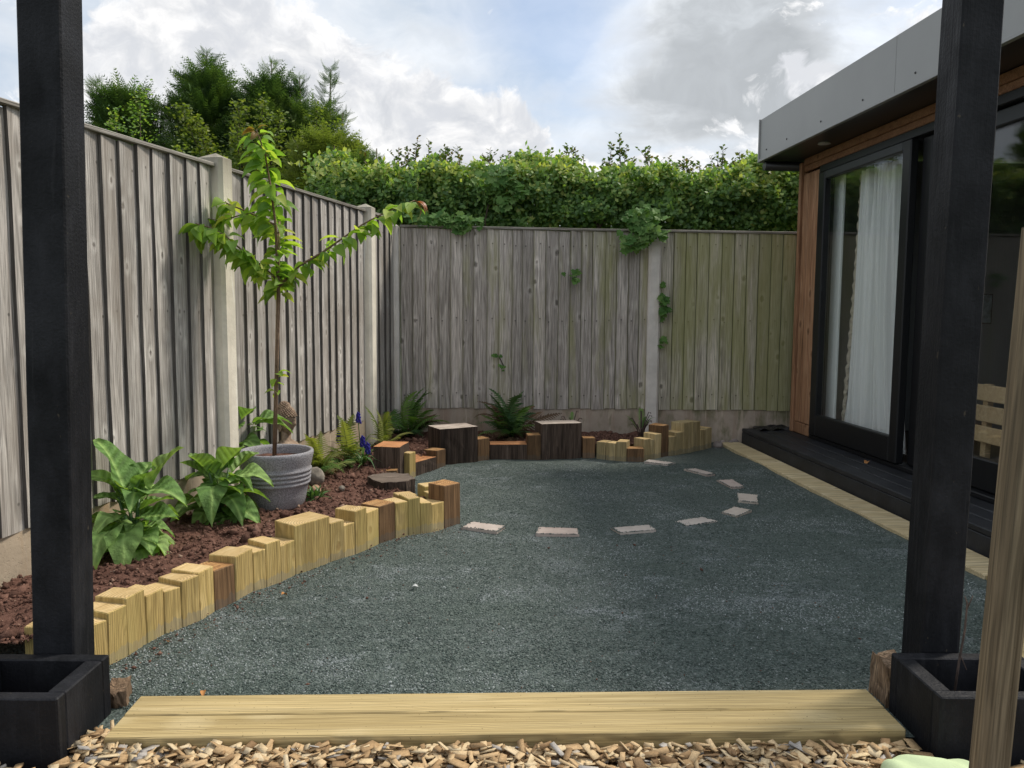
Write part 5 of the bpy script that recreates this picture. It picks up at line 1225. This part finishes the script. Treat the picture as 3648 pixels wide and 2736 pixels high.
def conifer(lab,x,y,zt,r,n,seed,mat,leaders,zlow=.6,slo=.15,shi=.38,squash=1.0):
    n=int(n*1.9)
    if y>8.4: zt+=.28; r*=1.08; leaders=[(a,b_,c_+.34,d) for a,b_,c_,d in leaders]
    root=thing('conifer_tree',lab,'conifer',(x,y,0),0,'conifers beyond the left fence'); g=np.random.default_rng(seed)
    b=bmesh.new(); tube(b,[(0,0,-.05),(.02,0,zt*.5),(0,0,zt*.93)],[.07,.05,.008],7)
    for dx,dy,z1,_ in leaders: tube(b,[(dx*.3,dy*.3,zt*.45),(dx*.8,dy*.8,zt*.7),(dx,dy,z1*.985)],[.03,.02,.004],5)
    obm('trunk',b,M['branch'],root)
    P=[];A_=[];K=[np.ones(n)]
    # body sprays
    h=zlow+(zt-zlow)*g.uniform(0,1,n)**.85; az=g.uniform(0,2*np.pi,n)
    f=(h-zlow)/(zt-zlow); env=r*np.clip((1-f)**.95,0.03,1)*(1+.34*np.sin(az*3+h*5+seed)+.24*np.sin(az*7-h*9))*(.78+.22*np.sin(h*8+seed))
    rad=env*np.sqrt(g.uniform(.30,1,n)); px_=np.cos(az)*rad; py_=np.sin(az)*rad
    P.append(np.stack([px_,py_,h],1)); A_.append(np.stack([np.cos(az),np.sin(az),-.12+.45*f**2+g.normal(0,.30,n)],1))
    for dx,dy,z1,rl in leaders:
        m_=int(n*.13); ff=g.uniform(0,1,m_)**1.15; hh=zt*.5+(z1-zt*.5)*ff; az=g.uniform(0,2*np.pi,m_); rd=rl*(1-ff)**1.0*np.sqrt(g.uniform(.10,1,m_))+.01
        P.append(np.stack([dx*ff+np.cos(az)*rd,dy*ff+np.sin(az)*rd,hh-.06],1)); A_.append(np.stack([np.cos(az)*.8,np.sin(az)*.8,.30+.25*ff+g.normal(0,.38,m_)],1)); K.append(1.05-.62*ff)
    P=np.concatenate(P); A_=np.concatenate(A_); N=len(P); n_=g.normal(0,.55,(N,3)); n_[:,2]+=1.0
    sc=g.uniform(slo,shi,N)*np.concatenate(K)
    cl_=np.array([mn.noise(Vector((p[0]*3+seed,p[1]*3,p[2]*3))) for p in P])
    o=swarm('crown',SV,SF,frames(A_,n_),P,np.stack([sc,sc*squash,sc],1),np.clip(.4+.5*cl_+g.normal(0,.18,N),0,1),mat,root); o['kind']='stuff'
    return root
conifer('dark conifer with wispy tips at the left, nearest the left black post',-4.05,8.55,2.90,1.05,2300,1,M['conifer'],[(-.30,0,3.05,.20),(-.08,0,3.00,.18),(.36,.05,2.80,.28)])
conifer('tallest dark conifer left of the cherry tree top',-3.20,8.6,3.10,1.05,2400,2,M['conifer'],[(.0,0,3.38,.22),(.34,0,2.95,.26),(-.42,0,2.85,.3)])
conifer('dark conifer directly behind the cherry tree top',-2.52,8.5,3.0,.90,2000,3,M['conifer'],[(.02,0,3.26,.18),(.28,0,2.95,.22)])
conifer('two-tipped dark conifer at the right of the clump',-2.08,8.45,2.70,.60,1500,4,M['conifer'],[(-.12,0,3.08,.12),(.20,0,3.16,.20),(.34,-.1,2.70,.22)])
conifer('low golden green conifer at the fence corner behind the cherry tree',-1.62,7.25,2.42,.85,2400,5,M['conifer_gold'],[(.25,0,2.50,.24),(-.3,0,2.5,.28),(.5,0,2.3,.25)],.6,.20,.36)
conifer('low dark conifer where the hedge meets the fence corner',-1.28,6.75,2.20,.58,2000,6,M['conifer'],[(.15,0,2.36,.24),(-.2,0,2.38,.24)],.9,.10,.20)
conifer('dark conifer far left beyond the fence, hidden by the left black post',-5.1,8.0,2.5,.9,1200,8,M['conifer'],[])
conifer('dark conifer behind the left fence beside the tallest one',-3.6,7.4,2.25,.75,1300,9,M['conifer'],[(.3,0,2.4,.25)])
def leafy_shrub(lab,x,y,arches,seed,n_per,mat,spread,ls=.036,name='shrub'):
    root=thing(name,lab,'shrub',(x,y,0),0,'shrubs beyond the left fence'); g=np.random.default_rng(seed); rr=random.Random(seed)
    b=bmesh.new(); P=[];A_=[]
    for pts in arches:
        pts=[Vector(p)-Vector((x,y,0)) for p in pts]; n=len(pts); tube(b,pts,[.016*(1-.85*i/(n-1)) for i in range(n)],5)
        for i in range(n_per):
            f=(i+.5)/n_per; p,d=path_at(pts,.12+.88*f); s=spread*(1.15-f)
            q=g.normal(0,s,3); P.append((p.x+q[0],p.y+q[1],p.z+q[2]*.8)); az=g.uniform(0,6.28); A_.append((math.cos(az),math.sin(az),.3))
    obm('branches',b,M['branch'],root)
    P=np.array(P);A_=np.array(A_);N=len(P); nn=g.normal(0,.6,(N,3)); nn[:,2]+=.8
    cl_=np.array([mn.noise(Vector((p[0]*5+seed,p[1]*5,p[2]*5))) for p in P])
    o=swarm('foliage',LEAF_V,LEAF_F,frames(A_,nn),P,np.stack([g.uniform(.7,1.25,N)*ls,g.uniform(.6,1,N)*ls*.8,np.full(N,.03)],1),np.clip(.5+.4*cl_+g.normal(0,.2,N),0,1),mat,root); o['kind']='stuff'
    return root
def arch(x0,y0,z0,x1,y1,z1,bow=.15):
    m_=((x0+x1)/2,(y0+y1)/2,(z0+z1)/2+bow); return [(x0,y0,z0),m_,(x1,y1,z1)]
leafy_shrub('tall loose hawthorn with light leaves among the conifers',-2.55,7.9,[arch(-2.6,7.9,.2,-2.35,7.7,2.95,.3),arch(-2.6,7.9,.8,-2.55,7.6,2.9,.3),arch(-2.6,7.9,.8,-2.15,7.6,2.8,.3),arch(-2.6,7.9,.8,-2.95,7.6,2.75,.3),arch(-2.6,7.9,.8,-3.05,7.5,2.85,.3),arch(-2.6,7.9,.8,-1.95,7.6,2.55,.3),arch(-2.6,7.9,.6,-2.5,7.4,2.6,.3)],21,1500,M['yellow_leaf'],.21,.042)
leafy_shrub('light green hawthorn boughs showing just above the left fence by the tall concrete post',-2.6,6.2,[arch(-2.7,6.3,.2,-2.15,6.0,2.10,.45),arch(-2.7,6.3,.5,-1.85,6.0,1.95,.5),arch(-2.7,6.3,.5,-2.5,6.1,2.2,.4),arch(-2.5,6.3,.5,-1.65,6.2,1.85,.5)],22,1000,M['yellow_leaf'],.15)
leafy_shrub('bright yellow-green bough arching over the fence corner',-1.75,7.6,[arch(-1.9,7.7,.3,-1.62,7.5,2.72,.2),arch(-1.9,7.7,.6,-1.42,7.5,2.52,.25),arch(-1.9,7.7,.6,-1.8,7.5,2.85,.2)],23,1500,M['yellow_leaf'],.15)
leafy_shrub('hawthorn with small leaves at the left of the conifers',-3.7,7.9,[arch(-3.7,8,.3,-3.75,7.7,2.85,.2),arch(-3.7,8,.3,-3.5,7.7,3.1,.2),arch(-3.7,8,.3,-4.0,7.7,2.6,.2)],24,1200,M['hedge'],.22)
# dead hanging conifer sprays
root=thing('dead_spray','hanging dead brown conifer spray above the fence corner','dead branch',(-1.42,6.95,2.2)); g=np.random.default_rng(77)
b=bmesh.new(); tube(b,[(.02,0,.12),(0,0,.0),(-.03,0,-.2)],[.006,.005,.002],5); obm('stem',b,M['twig'],root)
N=46; P=np.stack([g.normal(0,.035,N),g.normal(0,.03,N),g.uniform(-.08,.10,N)],1); A_=np.stack([g.normal(-.1,.25,N),g.normal(0,.25,N),-np.ones(N)],1)
o=swarm('foliage',SV,SF,frames(A_,runit(N)),P,np.stack([g.uniform(.10,.20,N),np.full(N,.05),np.full(N,.1)],1),g.uniform(0,1,N),M['deadspray'],root); o['kind']='stuff'
